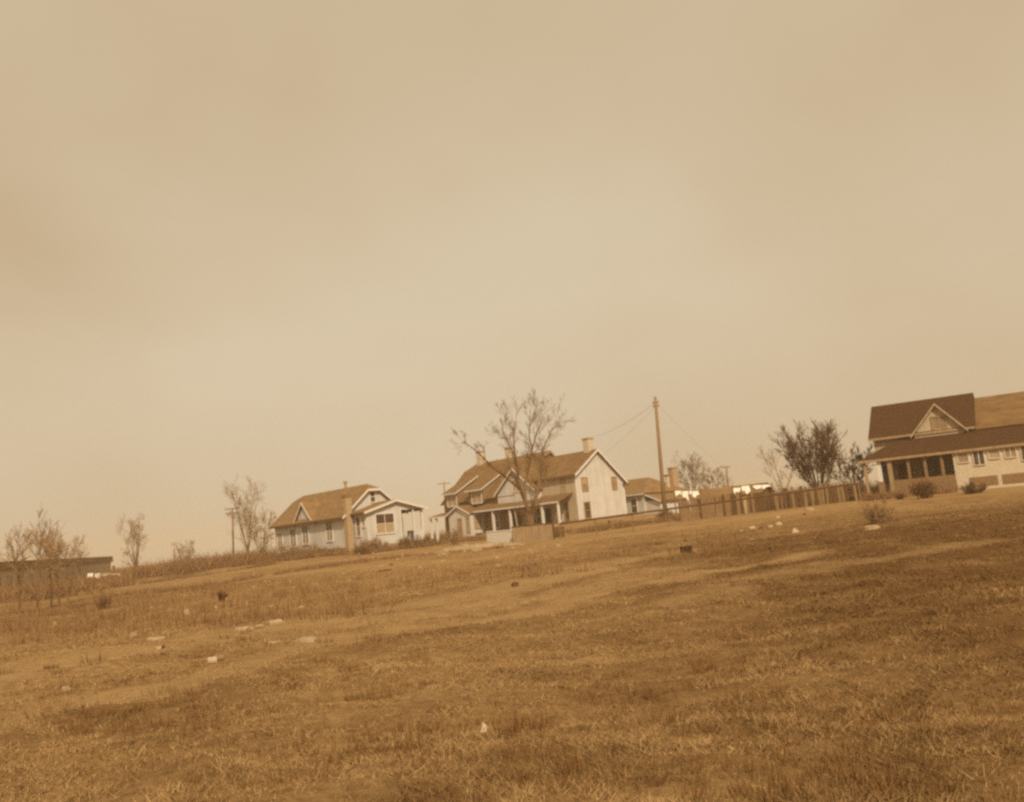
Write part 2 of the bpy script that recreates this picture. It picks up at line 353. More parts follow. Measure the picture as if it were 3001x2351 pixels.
# ------------------------------------------------------------------ bungalow with clipped gables
def bungalow():
    T = thing('bungalow', 'white bungalow with clipped gables, low gabled front porch and tan chimney on its corner', 'house', (-17.802, 94.775, .675), math.radians(39.676))
    Lh, W = 16.3, 6.7; hr, he, ov = 6.79, 3.54, .5; s = (hr - he) / (W / 2 + ov); g = .4; cl = 1.25; wc = .68; zc = hr - wc * s
    zw = he + ov * s
    MB().box((.03, .03, -1.2), (W - .03, Lh - .03, .45)).build('foundation', 'stone_base', T)
    prof = [(0, 0, .45), (W, 0, .45), (W, 0, zw - .15), (W / 2 + wc, 0, zc - .15), (W / 2 - wc, 0, zc - .15), (0, 0, zw - .15)]
    MB().prism(prof, (0, Lh, 0)).build('wall', 'white_paint', T)
    y0, y1 = -g, Lh + g; c = W / 2; lo = he; th = .13
    roof = MB()
    roof.slab([(-ov, y0, lo), (-ov, y1, lo), (c - wc, y1, zc), (c, y1 - cl, hr), (c, y0 + cl, hr), (c - wc, y0, zc)], th)
    roof.slab([(W + ov, y0, lo), (W + ov, y1, lo), (c + wc, y1, zc), (c, y1 - cl, hr), (c, y0 + cl, hr), (c + wc, y0, zc)], th)
    roof.slab([(c - wc, y0, zc), (c + wc, y0, zc), (c, y0 + cl, hr)], th); roof.slab([(c - wc, y1, zc), (c + wc, y1, zc), (c, y1 - cl, hr)], th)
    R = roof.build('roof', 'roof_tan', T)
    f = MB()
    for sg in (-1, 1):
        a = (c + sg * (c + ov), y0 - .05, lo - .02); b_ = (c + sg * wc, y0 - .05, zc - .02)
        f.prism([a, b_, (b_[0], b_[1], b_[2] - .24), (a[0], a[1], a[2] - .24)], (0, .045, 0))
    f.prism([(c - wc, y0 - .05, zc - .02), (c + wc, y0 - .05, zc - .02), (c + wc, y0 - .05, zc - .26), (c - wc, y0 - .05, zc - .26)], (0, .045, 0))
    f.build('bargeboard', 'white_trim', R)
    MB().box((-ov - .04, y0, lo - .22), (-ov + .02, y1, lo - .03)).build('gutter', 'trim_dark', R)
    chimney(R, c, 5.4, hr - .4, hr + .55, .22, .22, 'tan_brick', name='vent_pipe')
    # wall gable on the long side
    ap, wl, wr = (-.06, 8.72, 5.62), 10.95, 6.4
    D = MB().prism([(-.06, wl, 3.1), (-.06, wr, 3.1), (-.06, wr, 3.50), ap, (-.06, wl, 3.50)], (2.4, 0, 0)).build('cross_gable', 'white_paint', T)
    rd = MB(); back = 2.3
    for e in (wl, wr):
        sg = 1 if e > 8.72 else -1
        rd.slab([(-.34, e + sg * .25, 3.5 - .23), (back, e + sg * .25, 3.5 - .23), (back, 8.72, 5.74), (-.34, 8.72, 5.74)], .1)
    rd.build('gable_roof', 'roof_tan', D)
    bb = MB()
    for e in (wl, wr):
        sg = 1 if e > 8.72 else -1
        bb.prism([(-.39, e + sg * .25, 3.25), (-.39, 8.72, 5.72), (-.39, 8.72, 5.50), (-.39, e + sg * .25, 3.03)], (.045, 0, 0))
    bb.build('bargeboard', 'white_trim', D)
    for (a, b_, z0, z1) in ((12.4, 11.1, 1.15, 3.02), (9.35, 8.0, 1.3, 3.2), (4.0, 2.8, 1.35, 3.25)):
        window(T, 'v', -.0 if a != 9.35 else -.06, b_, a, z0, z1, (2, 2), ['glass_pale', 'glass'], tw=.14)
    window(T, 'v', 0, 14.5, 15.6, 1.1, 2.75, (2, 2), 'glass_pale')
    window(T, 'u', 0, 3.06, 3.60, 4.86, 5.86, (1, 2), 'glass')
    # front porch
    p, v0, v1, hp, hpr = -2.98, .68, 7.35, 3.78, 4.82; vm = (v0 + v1) / 2; sp = (hpr - hp) / (vm - v0 + .4); hw = hp + .4 * sp
    F_ = MB().box((v0 + .03, p + .03, -1.2), (v1 - .03, -.02, .43)).build('porch_foundation', 'stone_base', T)
    pw = MB(); t_ = .14; zt = hw - .16
    pw.box((v0, p + t_, .45), (v0 + t_, 0, zt))                                     # left side wall
    pw.box((v0, p, .45), (4.68, p + t_, zt)); pw.box((6.12, p, .45), (v1, p + t_, 1.58)); pw.box((4.68, p, 3.72), (v1, p + t_, zt))
    pw.prism([(v0, p, zt), (v1, p, zt), (vm, p, hpr - .14)], (0, t_, 0))
    pw.box((v1 - t_, p + t_, .45), (v1, 0, 1.58)); pw.box((v1 - t_, p + t_, 3.5), (v1, 0, zt))
    PW = pw.build('porch_wall', 'white_paint', T)
    MB().box((v0 + .15, p + .15, .44), (v1 - .15, -.01, .5)).build('porch_floor', 'wood_weathered', PW)
    MB().box((6.12, p + .001, 1.58), (6.27, p + .15, 3.72)).build('post', 'white_trim', PW)
    MB().box((v1 - .2, p - .002, 1.58), (v1 + .002, p + .2, 3.72)).build('post', 'white_trim', PW)
    MB().box((4.62, p - .02, .45), (4.74, p + .12, 3.72)).build('post', 'white_trim', PW)
    pr = MB()
    for sg, e in ((-1, v0 - .42), (1, v1 + .42)):
        pr.slab([(e, p - g, hp), (e, .0, hp), (vm, .0, hpr), (vm, p - g, hpr)], .12)
    PR = pr.build('porch_roof', 'roof_tan', T)
    bb = MB()
    for e in (v0 - .42, v1 + .42):
        bb.prism([(e, p - g - .05, hp), (vm, p - g - .05, hpr), (vm, p - g - .05, hpr - .24), (e, p - g - .05, hp - .24)], (0, .045, 0))
    bb.build('bargeboard', 'white_trim', PR)
    MB().box((v0 - .46, p - g, hp - .2), (v0 - .40, 0, hp - .02)).build('gutter', 'trim_dark', PR)
    window(T, 'u', p, 1.75, 3.78, 1.55, 3.42, (2, 2), ['shade_blind', 'glass'], tw=.12)
    window(T, 'v', v0, -1.78, -.98, 1.5, 3.4, (1, 2), ['glass_pale', 'glass'], tw=.1)
    window(T, 'v', v0, -2.72, -2.2, 2.35, 3.4, (1, 1), 'shade_blind', tw=.08)
    d = MB().box((4.9, -.06, .5), (5.75, .0, 2.55)).build('door', 'trim_dark', T)
    MB().box((5.62, -.1, 1.45), (5.68, -.061, 1.55)).build('handle', 'rust', d)
    window(T, 'u', 0, 6.0, 6.6, 1.5, 3.0, (1, 2), 'glass_pale')
    st = MB()
    for i in range(3): st.box((4.72, p - .3 * (i + 1), -.9), (6.1, p - .3 * i - .002, .40 - .17 * i))
    st.build('front_steps', 'stone_base', T)
    # corner chimney, wider below
    MB().box((-.16, -.64, -1.2), (.5, -.003, 5.45)).build('chimney', 'tan_brick', T)
    MB().box((-.22, -.7, 5.453), (.56, .06, 5.72)).build('chimney_cap', 'shingle_wall', T)
bungalow()

# ------------------------------------------------------------------ farmhouse
def farmhouse():
    T = thing('farmhouse', 'long white two-storey farmhouse with gable end, dormers and a deep front porch', 'house', (6.708, 113.375, 1.745), math.radians(41.242))
    # right wing
    W, Lw, he, hr, vr, hR = 8.375, 10.6, 5.42, 8.42, 3.907, 4.10; ov = .4; g = .4
    sL = (hr - he) / (vr + ov); sR = (hr - hR) / (W + ov - vr); zl, zr = he + ov * sL, hR + ov * sR
    MB().box((.03, .03, -2.5), (W - .03, Lw, 0)).build('foundation', 'pale_brick', T)
    prof = [(0, 0, 0), (W, 0, 0), (W, 0, zr - .12), (vr, 0, hr - .12), (0, 0, zl - .12)]
    MB().prism(prof, (0, .16, 0)).build('gable_wall', 'white_paint', T)
    MB().prism([(x, .16, z) for x, _, z in prof], (0, Lw - .16, 0)).build('wing_wall', 'grey_siding', T)
    MB().box((-.03, -.03, -.3), (.14, .17, zl - .13)).build('corner_board', 'white_trim', T); MB().box((W - .14, -.03, -.3), (W + .03, .17, zr - .13)).build('corner_board', 'white_trim', T)
    r = MB(); r.slab([(-ov, -g, he), (-ov, Lw, he), (vr, Lw, hr), (vr, -g, hr)], .13); r.slab([(W + ov, -g, hR), (W + ov, Lw, hR), (vr, Lw, hr), (vr, -g, hr)], .13)
    R = r.build('roof', 'roof_brown', T)
    f = MB()
    for (x, z) in ((-ov, he), (W + ov, hR)):
        f.prism([(x, -g - .05, z), (vr, -g - .05, hr), (vr, -g - .05, hr - .3), (x, -g - .05, z - .3)], (0, .045, 0))
    f.build('bargeboard', 'white_trim', R)
    MB().box((W - .25, -g - .06, hR - .42), (W + ov + .08, .3, hR - .1)).build('eave_return', 'trim_dark', R)
    MB().box((-ov - .05, -g, he - .24), (-ov + .02, Lw - .8, he - .03)).build('gutter', 'trim_dark', R)
    chimney(R, 3.9, 1.1, hr - .6, hr + 1.35, .95, .95, 'pale_brick', capm='stone_pale')
    window(T, 'u', 0, 1.0, 1.9, 3.4, 4.92, (1, 2), ['glass_pale', 'shade_blind'], trim='board_tan')
    window(T, 'u', 0, 6.25, 7.05, 3.36, 4.8, (1, 2), 'glass_pale', trim='board_tan')
    window(T, 'u', 0, 1.02, 1.9, .12, 1.95, (1, 2), 'glass', trim='board_tan')
    window(T, 'v', 0, 1.95, 2.6, 3.4, 4.95, (1, 2), 'shade_blind', trim='board_tan')
    window(T, 'v', 0, 7.4, 8.2, 3.55, 5.0, (1, 2), 'glass_pale')
    window(T, 'v', 0, 1.7, 2.32, .12, 2.05, (1, 2), 'glass', trim='board_tan')
    # main body with broken-pitch roof
    a0, a1 = 10.6, 26.0; b0, b1 = -.6, 10.0
    e0, zb, vb, zr2, vr2, zr3 = -1.05, 3.9, 3.9, 8.5, 6.0, 9.5, ; zre = 5.2
    MB().box((b0 + .03, a0 + .02, -3), (b1 - .03, a1 - .03, -.4)).build('foundation', 'stone_base', T)
    pr = [(b0, 0, -.4), (b1, 0, -.4), (b1, 0, zre), (vr2, 0, zr3 - .15), (vb, 0, zr2 - .15), (b0, 0, zb + .3)]
    MB().prism([(x, a0, z) for x, _, z in pr], (0, a1 - a0, 0)).build('main_wall', 'shingle_wall', T)
    r = MB(); q0, q1 = a0 - .35, a1 + .35
    r.slab([(e0, q0, zb), (e0, q1, zb), (vb, q1, zr2), (vb, q0, zr2)], .13)
    r.slab([(vb - .02, q0, zr2 + .003), (vb - .02, q1 - .3, zr2 + .003), (vr2, q1 - .3, zr3), (vr2, q0, zr3)], .12)
    r.slab([(b1 + .4, q0, zre - .2), (b1 + .4, q1 - .3, zre - .2), (vr2, q1 - .3, zr3), (vr2, q0, zr3)], .12)
    R2 = r.build('main_roof', 'roof_brown', T)
    f = MB()
    for A_, B_ in (((e0, zb), (vb, zr2)), ((vb, zr2), (vr2, zr3)), ((vr2, zr3), (b1 + .4, zre - .2))):
        f.prism([(A_[0], q0 - .05, A_[1]), (B_[0], q0 - .05, B_[1]), (B_[0], q0 - .05, B_[1] - .26), (A_[0], q0 - .05, A_[1] - .26)], (0, .045, 0))
    f.build('bargeboard', 'board_tan', R2)
    chimney(R2, 5.6, 24.6, zr2, 11.0, .85, .95, 'pale_brick', capm='stone_pale')
    chimney(R2, 7.6, 20.5, zr2, 11.0, .85, .95, 'pale_brick', capm='stone_pale')
    # two shed dormers
    for (d0, d1) in ((21.95, 25.1), (16.35, 19.7)):
        vf = -1.1; zt = 5.30
        D = MB().prism([(vf, d0 + .1, 3.6), (vf, d0 + .1, zt), (3.4, d0 + .1, zt + 2.2), (3.4, d0 + .1, 3.6)], (0, d1 - d0 - .2, 0)).build('dormer', 'shingle_wall', T)
        sd_ = .52
        MB().slab([(vf - .5, d0 - .1, zt - .05), (vf - .5, d1 + .1, zt - .05), (3.4, d1 + .1, zt + .12 + 4.4 * sd_), (3.4, d0 - .1, zt + .12 + 4.4 * sd_)], .1).build('dormer_roof', 'roof_brown', D)
        tr = MB().box((vf - .54, d0 - .14, zt - .2), (vf - .49, d1 + .14, zt - .04))
        tr.prism([(vf - .5, d0 - .14, zt - .04), (2.6, d0 - .14, zt + .02 + 4.2 * sd_), (2.6, d0 - .14, zt - .14 + 4.2 * sd_), (vf - .5, d0 - .14, zt - .2)], (0, .045, 0))
        tr.build('dormer_trim', 'white_trim', D)
        um = (d0 + d1) / 2 - .15
        window(T, 'v', vf, um - 1.0, um + 1.05, 3.5, 4.98, (2, 2), 'shade_blind', tw=.1)
    # white front gable
    gl, gr, ga, gz = 13.7, 6.2, 9.95, 7.3
    Gb = MB().prism([(-1, gr, 3.0), (-1, gl, 3.0), (-1, gl, 4.35), (-1, ga, gz - .1), (-1, gr, 4.35)], (.95, 0, 0)).build('front_gable', 'white_paint', T)
    gr_ = MB()
    for e in (gl, gr):
        sg = 1 if e == gl else -1
        gr_.slab([(-1.35, e + sg * .3, 4.16), (2.6, e + sg * .3, 4.16), (2.6, ga, gz), (-1.35, ga, gz)], .11)
    gr_.build('gable_roof', 'roof_brown', Gb)
    bb = MB()
    for e in (gl, gr):
        sg = 1 if e == gl else -1
        bb.prism([(-1.4, e + sg * .3, 4.16), (-1.4, ga, gz), (-1.4, ga, gz - .24), (-1.4, e + sg * .3, 3.92)], (.045, 0, 0))
    bb.build('bargeboard', 'white_trim', Gb)
    window(T, 'v', -1, 9.4, 10.5, 4.3, 5.7, (2, 2), 'shade_blind')
    # porch along the front
    pe, pz, pu0, pu1 = -2.45, 2.42, .9, 18.4
    PRf = MB().slab([(pe, pu0, pz), (pe, pu1, pz), (-.55, pu1 - 1.0, 3.32), (-.02, pu0 - .2, 3.32)], .12).build('porch_roof', 'roof_brown', T)
    MB().box((pe - .05, pu0, pz - .2), (pe + .01, pu1 - .9, pz - .02)).build('fascia', 'white_trim', PRf)
    MB().box((-2.35, 1.0, -.62), (.0, 18, -.45)).build('porch_floor', 'wood_weathered', T)
    MB().box((-2.25, 1.1, -2.9), (-.7, 17.9, -.62)).build('porch_skirt', 'stone_base', T)
    for uu in (1.2, 4.05, 10.1, 13.5): MB().box((-2.32, uu - .13, -.45), (-2.06, uu + .13, 2.3)).build('porch_post', 'white_trim', T)
    br = MB().tube([(-2.19, 9.2, 2.25), (-2.19, 8.9, -.44)], .09, 4); br.build('porch_post', 'wood_pale', T)
    br = MB().tube([(-2.1, 1.0, 2.2), (-2.2, 2.1, -.4)], .1, 4); br.build('porch_post', 'wood_weathered', T)
    d = MB().box((-.665, 11.0, -.42), (-.6, 12.0, 1.75)).build('door', 'dark_inside', T); MB().box((-.70, 11.1, .55), (-.666, 11.16, .65)).build('handle', 'rust', d)
    d = MB().box((-.06, 4.9, -.42), (0.0, 5.9, 1.75)).build('door', 'dark_inside', T); MB().box((-.1, 5.0, .55), (-.061, 5.06, .65)).build('handle', 'rust', d)
    window(T, 'v', 0, 2.95, 4.1, .1, 1.9, (1, 2), 'glass'); window(T, 'v', 0, 6.7, 8.7, .0, 1.9, (2, 2), 'glass'); window(T, 'v', -.6, 14.3, 15.6, .0, 1.8, (2, 2), 'glass')
    # gabled entry and side stoop
    f0, f1 = 17.3, 21.95; fm = 19.7
    E_ = MB().prism([(-3, f0, -3), (-3, f1, -3), (-3, f1, 2.25), (-3, fm, 3.22), (-3, f0, 2.25)], (2.38, 0, 0)).build('entry_room', 'white_paint', T)
    er = MB(); eb = MB()
    for e in (f0, f1):
        sg = 1 if e == f1 else -1
        er.slab([(-3.3, e + sg * .3, 2.23), (-.6, e + sg * .3, 2.23), (-.6, fm, 3.4), (-3.3, fm, 3.4)], .1)
        eb.prism([(-3.35, e + sg * .3, 2.24), (-3.35, fm, 3.4), (-3.35, fm, 3.2), (-3.35, e + sg * .3, 2.04)], (.045, 0, 0))
    er.build('entry_roof', 'roof_brown', E_); eb.build('bargeboard', 'white_trim', E_)
    window(T, 'v', -3, 19.2, 20.0, -.6, 1.6, (1, 2), 'glass_pale', trim='board_tan'); window(T, 'v', -3, 17.6, 18.1, -.2, 1.6, (1, 2), 'shade_blind', trim='board_tan')
    window(T, 'u', f0, -2.3, -1.4, .2, 1.7, (1, 2), 'shade_blind', trim='board_tan')
    SR = MB().slab([(-3.2, 22.3, 2.28), (-3.2, 26.6, 2.28), (-.6, 26.6, 2.75), (-.6, 22.3, 2.75)], .12).build('stoop_roof', 'roof_brown', T)
    MB().box((-3.25, 22.3, 2.08), (-3.19, 26.6, 2.26)).build('fascia', 'white_trim', SR)
    for uu in (26.2, 24.9): MB().box((-3.1, uu - .13, -2.4), (-2.84, uu + .13, 2.15)).build('porch_post', 'white_trim', T)
    MB().box((-3.1, 22.2, -3.2), (-.6, 26.4, -1.5)).build('stoop', 'stone_base', T)
    d = MB().box((-.67, 22.9, -1.49), (-.6, 23.9, .7)).build('door', 'dark_inside', T); MB().box((-.71, 23.0, -.5), (-.671, 23.06, -.4)).build('handle', 'rust', d)
farmhouse()

# ------------------------------------------------------------------ small hipped cottage behind
def cottage():
    p = at(*Z3(430, 700), 122)
    T = thing('cottage', 'small low cottage with hipped roof and wide chimney behind the utility pole', 'house', (p[0], p[1], 1.2), math.radians(41))
    W, Lh, he, hr = 8.2, 7.5, 3.15, 5.3
    MB().box((0, 0, -.6), (W, Lh, he + .1)).build('wall', 'white_paint', T)
    o = .4; y0 = -o; r = MB(); c = W / 2
    r.slab([(-o, y0, he), (-o, Lh + o, he), (c, Lh + o, hr), (c, 2.4, hr)], .12); r.slab([(W + o, y0, he), (W + o, Lh + o, he), (c, Lh + o, hr), (c, 2.4, hr)], .12)
    r.slab([(-o, y0, he), (W + o, y0, he), (c, 2.4, hr)], .12)
    R = r.build('roof', 'roof_tan', T); MB().box((-o - .05, y0, he - .2), (-o + .01, Lh, he - .02)).build('fascia', 'white_trim', R)
    MB().box((.2, -2.5, -.8), (5.6, -.01, 2.1)).build('lean_to_wall', 'white_paint', T)
    LR = MB().slab([(-.1, -2.8, 2.0), (6.2, -2.8, 2.0), (6.2, -.2, 3.0), (-.1, -.2, 3.0)], .12).build('lean_to_roof', 'roof_tan', T)
    MB().prism([(-.15, -2.85, 2.0), (-.15, -.3, 3.0), (-.15, -.3, 2.8), (-.15, -2.85, 1.8)], (.045, 0, 0)).build('bargeboard', 'white_trim', LR)
    MB().box((-.1, -2.86, 1.82), (6.2, -2.81, 1.98)).build('fascia', 'trim_dark', LR)
    chimney(R, 7.4, .9, 2.8, 6.2, 1.0, .8, 'tan_brick'); chimney(R, 5.6, .5, 3.2, 5.2, .4, .4, 'pale_brick', capm='trim_dark')
    window(T, 'v', 0, 1.3, 2.3, .8, 2.5, (1, 2), 'glass'); window(T, 'u', -2.5, .9, 1.4, .3, 1.4, (1, 2), 'glass')
cottage()

# ------------------------------------------------------------------ house on the right
def right_house():
    T = thing('frame_house', 'house with steep dark roof, cross gable and hipped porch beside the board fence', 'house', (26.99, 74, 1.097), math.radians(59.5))
    W = 6.0; he, hr, vr, ov = 4.62, 7.36, 3.0, .4; s = (hr - he) / (vr + ov); u0, u1 = -8.1, -.95
    MB().box((.03, u0 - 5, -1), (W, u1 - .03, .3)).build('foundation', 'stone_base', T)
    MB().prism([(0, u0, .3), (W, u0, .3), (W, u0, he + ov * s - .12), (vr, u0, hr - .12), (0, u0, he + ov * s - .12)], (0, u1 - u0, 0)).build('wall', 'wood_pale', T)
    r = MB(); a, b_ = u0 - .1, u1 + .3
    r.slab([(-ov, a, he), (-ov, b_, he), (vr, b_, hr), (vr, a, hr)], .13); r.slab([(W + ov, a, he), (W + ov, b_, he), (vr, b_, hr), (vr, a, hr)], .13)
    R = r.build('roof', 'roof_dark', T)
    MB().box((-ov - .05, a, he - .2), (-ov + .01, b_, he - .02)).build('fascia', 'board_tan', R)
    # lower wing running on to the right
    MB().prism([(0, -15, .3), (W, -15, .3), (W, -15, 4.5), (vr, -15, 6.8), (0, -15, 4.5)], (0, 15 + u0 - .003, 0)).build('wing_wall', 'board_tan', T)
    r = MB(); r.slab([(-.4, -15.3, 4.35), (-.4, u0 - .12, 4.35), (vr, u0 - .12, 6.92), (vr, -15.3, 6.92)], .12); r.slab([(W + .4, -15.3, 4.35), (W + .4, u0 - .12, 4.35), (vr, u0 - .12, 6.92), (vr, -15.3, 6.92)], .12)
    r.build('wing_roof', 'roof_brown', T)
    # cross gable
    gl, gr, ga, gz, gf = -4.0, -7.5, -5.75, 6.65, -.35
    Gb = MB().prism([(gf, gr, 4.0), (gf, gl, 4.0), (gf, gl, 4.6), (gf, ga, gz - .08), (gf, gr, 4.6)], (2.2, 0, 0)).build('cross_gable', 'grey_siding', T)
    g_ = MB(); bb = MB()
    for e in (gl, gr):
        sg = 1 if e == gl else -1
        g_.slab([(gf - .3, e + sg * .25, 4.40), (2.3, e + sg * .25, 4.40), (2.3, ga, gz), (gf - .3, ga, gz)], .1)
        bb.prism([(gf - .35, e + sg * .25, 4.41), (gf - .35, ga, gz + .01), (gf - .35, ga, gz - .16), (gf - .35, e + sg * .25, 4.24)], (.045, 0, 0))
    g_.build('gable_roof', 'roof_dark', Gb); bb.build('bargeboard', 'wood_pale', Gb)
    window(T, 'v', gf, -6.3, -5.4, 4.75, 5.6, (2, 1), 'glass_pale', trim='board_tan')
    # hipped porch roof
    pe, pz, pt = -2.7, 2.92, 4.42
    r = MB(); r.slab([(pe, -.15, pz), (pe, -15.3, pz), (-.02, -15.3, pt), (-.02, -2.95, pt)], .12); r.slab([(pe, -.15, pz), (-.02, -.15, pz), (-.02, -2.95, pt)], .12)
    PR = r.build('porch_roof', 'roof_dark', T)
    MB().box((pe - .05, -15.3, pz - .2), (pe + .01, -.1, pz - .02)).build('fascia', 'board_tan', PR)
    MB().box((-2.5, -6.6, -1), (-.02, -.4, .28)).build('porch_floor', 'stone_base', T)
    MB().box((-2.46, -6.60, .1), (-2.30, -2.42, 1.2)).build('porch_parapet', 'shingle_wall', T)
    for a_ in (-3.55, -4.7, -5.85): MB().box((-2.47, a_ - .1, 1.2), (-2.29, a_ + .1, 2.8)).build('porch_post', 'shingle_wall', T)
    window(T, 'v', 0, -5.6, -4.2, 1.0, 2.4, (2, 2), 'glass', trim='board_tan')
    MB().box((-2.56, -1.72, .28), (-2.22, -1.3, 1.2)).build('pier', 'shingle_wall', T)
    MB().box((-2.52, -1.64, 1.2), (-2.28, -1.36, 2.8)).build('porch_post', 'white_trim', T)
    MB().box((-2.55, -2.4, -.5), (-2.3, -2.1, 2.8)).build('porch_post', 'board_tan', T)
    MB().box((-2.52, -.6, .28), (-2.3, -.38, 2.8)).build('porch_post', 'board_tan', T)
    d = MB().box((-.07, -3.4, .3), (0.0, -2.4, 2.4)).build('door', 'trim_dark', T); MB().box((-.11, -3.3, 1.25), (-.071, -3.24, 1.35)).build('handle', 'rust', d)
    window(T, 'v', 0, -2.0, -1.2, 1.0, 2.4, (1, 2), 'glass', trim='board_tan')
    # enclosed white end of the porch
    MB().box((-2.48, -15, -1), (-.01, -6.62, 2.78)).build('sun_porch', 'pale_brick', T)
    for i in range(6): window(T, 'v', -2.48, -7.62 - i * 1.02, -6.95 - i * 1.02, (2.0, 1.7, 2.05)[i % 3], 2.66, (2, 1) if i % 2 else (1, 1), ('glass_pale', 'glass', 'shade_blind')[i % 3], tw=.05)
    for i in range(3): MB().box((-2.53, -9.3 - i * 2.1, .2), (-2.481, -7.5 - i * 2.1, .85)).build('skirt_panel', 'shingle_wall', T)
right_house()

# ------------------------------------------------------------------ outbuildings
def building(name, label, P0, P1, depth, hw, hrise, roofm, wallm, overhang=.3, wins=(), kind='gable'):
    P0 = np.array(P0); P1 = np.array(P1); d = P1[:2] - P0[:2]; Ln = np.hypot(*d); a = math.atan2(d[1], d[0])
    z = min(H(*P0[:2]), H(*P1[:2]))
    T = thing(name, label, 'building' if Ln > 12 else 'shed', (P0[0], P0[1], z), a)
    MB().box((0, 0, -.6), (Ln, depth, hw)).build('wall', wallm, T)
    o = overhang; r = MB()
    if kind == 'gable':
        MB().prism([(0, 0, hw), (0, depth, hw), (0, depth / 2, hw + hrise - .1)], (Ln, 0, 0)).build('gable', wallm, T)
        r.slab([(-o, -o, hw - .1), (Ln + o, -o, hw - .1), (Ln + o, depth / 2, hw + hrise), (-o, depth / 2, hw + hrise)], .1)
        r.slab([(-o, depth + o, hw - .1), (Ln + o, depth + o, hw - .1), (Ln + o, depth / 2, hw + hrise), (-o, depth / 2, hw + hrise)], .1)
    else:
        r.box((-o, -o, hw + .003), (Ln + o, depth + o, hw + hrise))
    r.build('roof', roofm, T)
    for (x0, x1, z0, z1) in wins:
        window(T, 'u', 0, x0, x1, z0, z1, (1, 1), 'glass_pale', trim=wallm, tw=.08)
    return T
A0, A1 = at(*Z3(1010, 600), 87), at(*Z3(1760, 520), 84)
building('long_shed', 'long low shed with brown roof rising behind the tall board fence', A0, A1, 4.0, 1.75, .75, 'roof_tan', 'wood_weathered')
B0, B1 = Q(40, 108), Q(325, 158); B0 = B0 - .35 * (B1 - B0)
bl = building('long_building', 'long pale far-off building with dark flat roof behind bare saplings', B0, B1, 9.0, 3.2, .95, 'roof_tan', 'grey_siding', .3,
         [(x, x + 1.6, 1.0, 2.5) for x in np.arange(4, 74, 3.9)], 'flat')

# ------------------------------------------------------------------ poles and wires
def pole(base, top, r0, r1, label, arms=(), seed=0):
    T = thing('utility_pole', label, 'pole', base); b = np.array(base); v = np.array(top) - b
    MB().tube([np.array((0, 0, -.8)), v * .5, v], [r0, (r0 + r1) / 2, r1], 8).build('post', 'pole_wood', T, True)
    for (fr, half, ang) in arms:
        c = v * fr; d = np.array([math.cos(ang), math.sin(ang), 0])
        nrm = np.array([-d[1], d[0], 0]) * (r1 + .05)
        a = MB().tube([c - d * half + nrm, c + d * half + nrm], .075, 4).build('crossarm', 'pole_wood', T)
        for k in (-.9, -.45, .45, .9):
            q = c + d * half * k + nrm; MB().tube([q, q + np.array((0, 0, .22))], [.06, .04], 6).build('insulator', 'pole_wood', a)
    return T
pb = Q(1948, 85); pt = at(1920, 1163, 85.5)
MP = pole(pb, pt, .20, .13, 'tall bare utility pole standing between the farmhouse and the board fence')
for k in (.955, .925):
    c = (pt - pb) * k; MB().tube([c - np.array((.26, .0, 0)), c + np.array((.26, 0, 0))], .1, 6).build('insulator_rack', 'pole_wood', MP)
p = Q(683, 128); pole(p, at(681, 1488, 128), .14, .1, 'slim utility pole with two crossarms beside tall bare trees', [(.98, 1.0, .3), (.9, .9, .3)])
p = Q(513, 140); pole(p, at(510, 1608, 140), .14, .1, 'short plain utility pole rising from the far brush without crossarms')
p = Q(1308, 165); pole(p, at(1301, 1412, 165), .17, .12, 'utility pole with one crossarm showing beyond the farmhouse roof end', [(.965, 1.1, .35)])
p = Q(2139, 150); pole(p, at(2128, 1366, 150), .15, .1, 'thin utility pole with a short crossarm beyond the long shed', [(.97, .8, .3)])
def wire(a, b, sag, label, r=.018):
    a = np.array(a); b = np.array(b); pts = []
    for i in range(21):
        s = i / 20; q = a * (1 - s) + b * s; q = q + np.array((0, 0, -4 * sag * s * (1 - s))); pts.append(q)
    tag(MB().tube(pts, r, 4).build('wire', 'wire'), label, 'wire')
wa = np.array(pb) + (pt - pb) * .955
wire(wa, at(*Z2(1745, 430), 114.6), 0.35, 'upper service wire running from the tall pole to the farmhouse gable chimney', .012)
wire(np.array(pb) + (pt - pb) * .925, at(*Z2(1560, 770), 112.6), 0.5, 'lower slack wire running from the tall pole to the farmhouse eave', .007)
wire(wa, at(2139, 1385, 150), 0.4, 'wire running from the tall pole back to the thin pole beyond the shed', .007)

# ------------------------------------------------------------------ fences
def rail_fence():
    A, B = Q(1640, 73), Q(2520, 69.5); n = 8
    T = thing('rail_fence', 'low fence of one long dark top rail on slender posts before the farmhouse', 'fence', A)
    pts = []
    for i in range(n + 1):
        s = i / n; x, y = A[:2] * (1 - s) + B[:2] * s; z = H(x, y); zt = (A[2] + 1.18) * (1 - s) + (B[2] + 1.25) * s
        pts.append(np.array((x, y, zt)) - A)
        MB().tube([np.array((x, y, z - .4)) - A, np.array((x + random.uniform(-.05, .05), y, zt - .02)) - A], [.06, .045], 6).build('post', 'wood_weathered', T)
    MB().tube(pts, .085, 6).build('top_rail', 'wood_dark', T)
    for k in (0, 2):
        a, b_ = pts[k] - np.array((0, .09, .55)), pts[k + 2] - np.array((0, .09, .5)); MB().tube([a, b_], .035, 5).build('lower_rail', 'wood_weathered', T)
rail_fence()
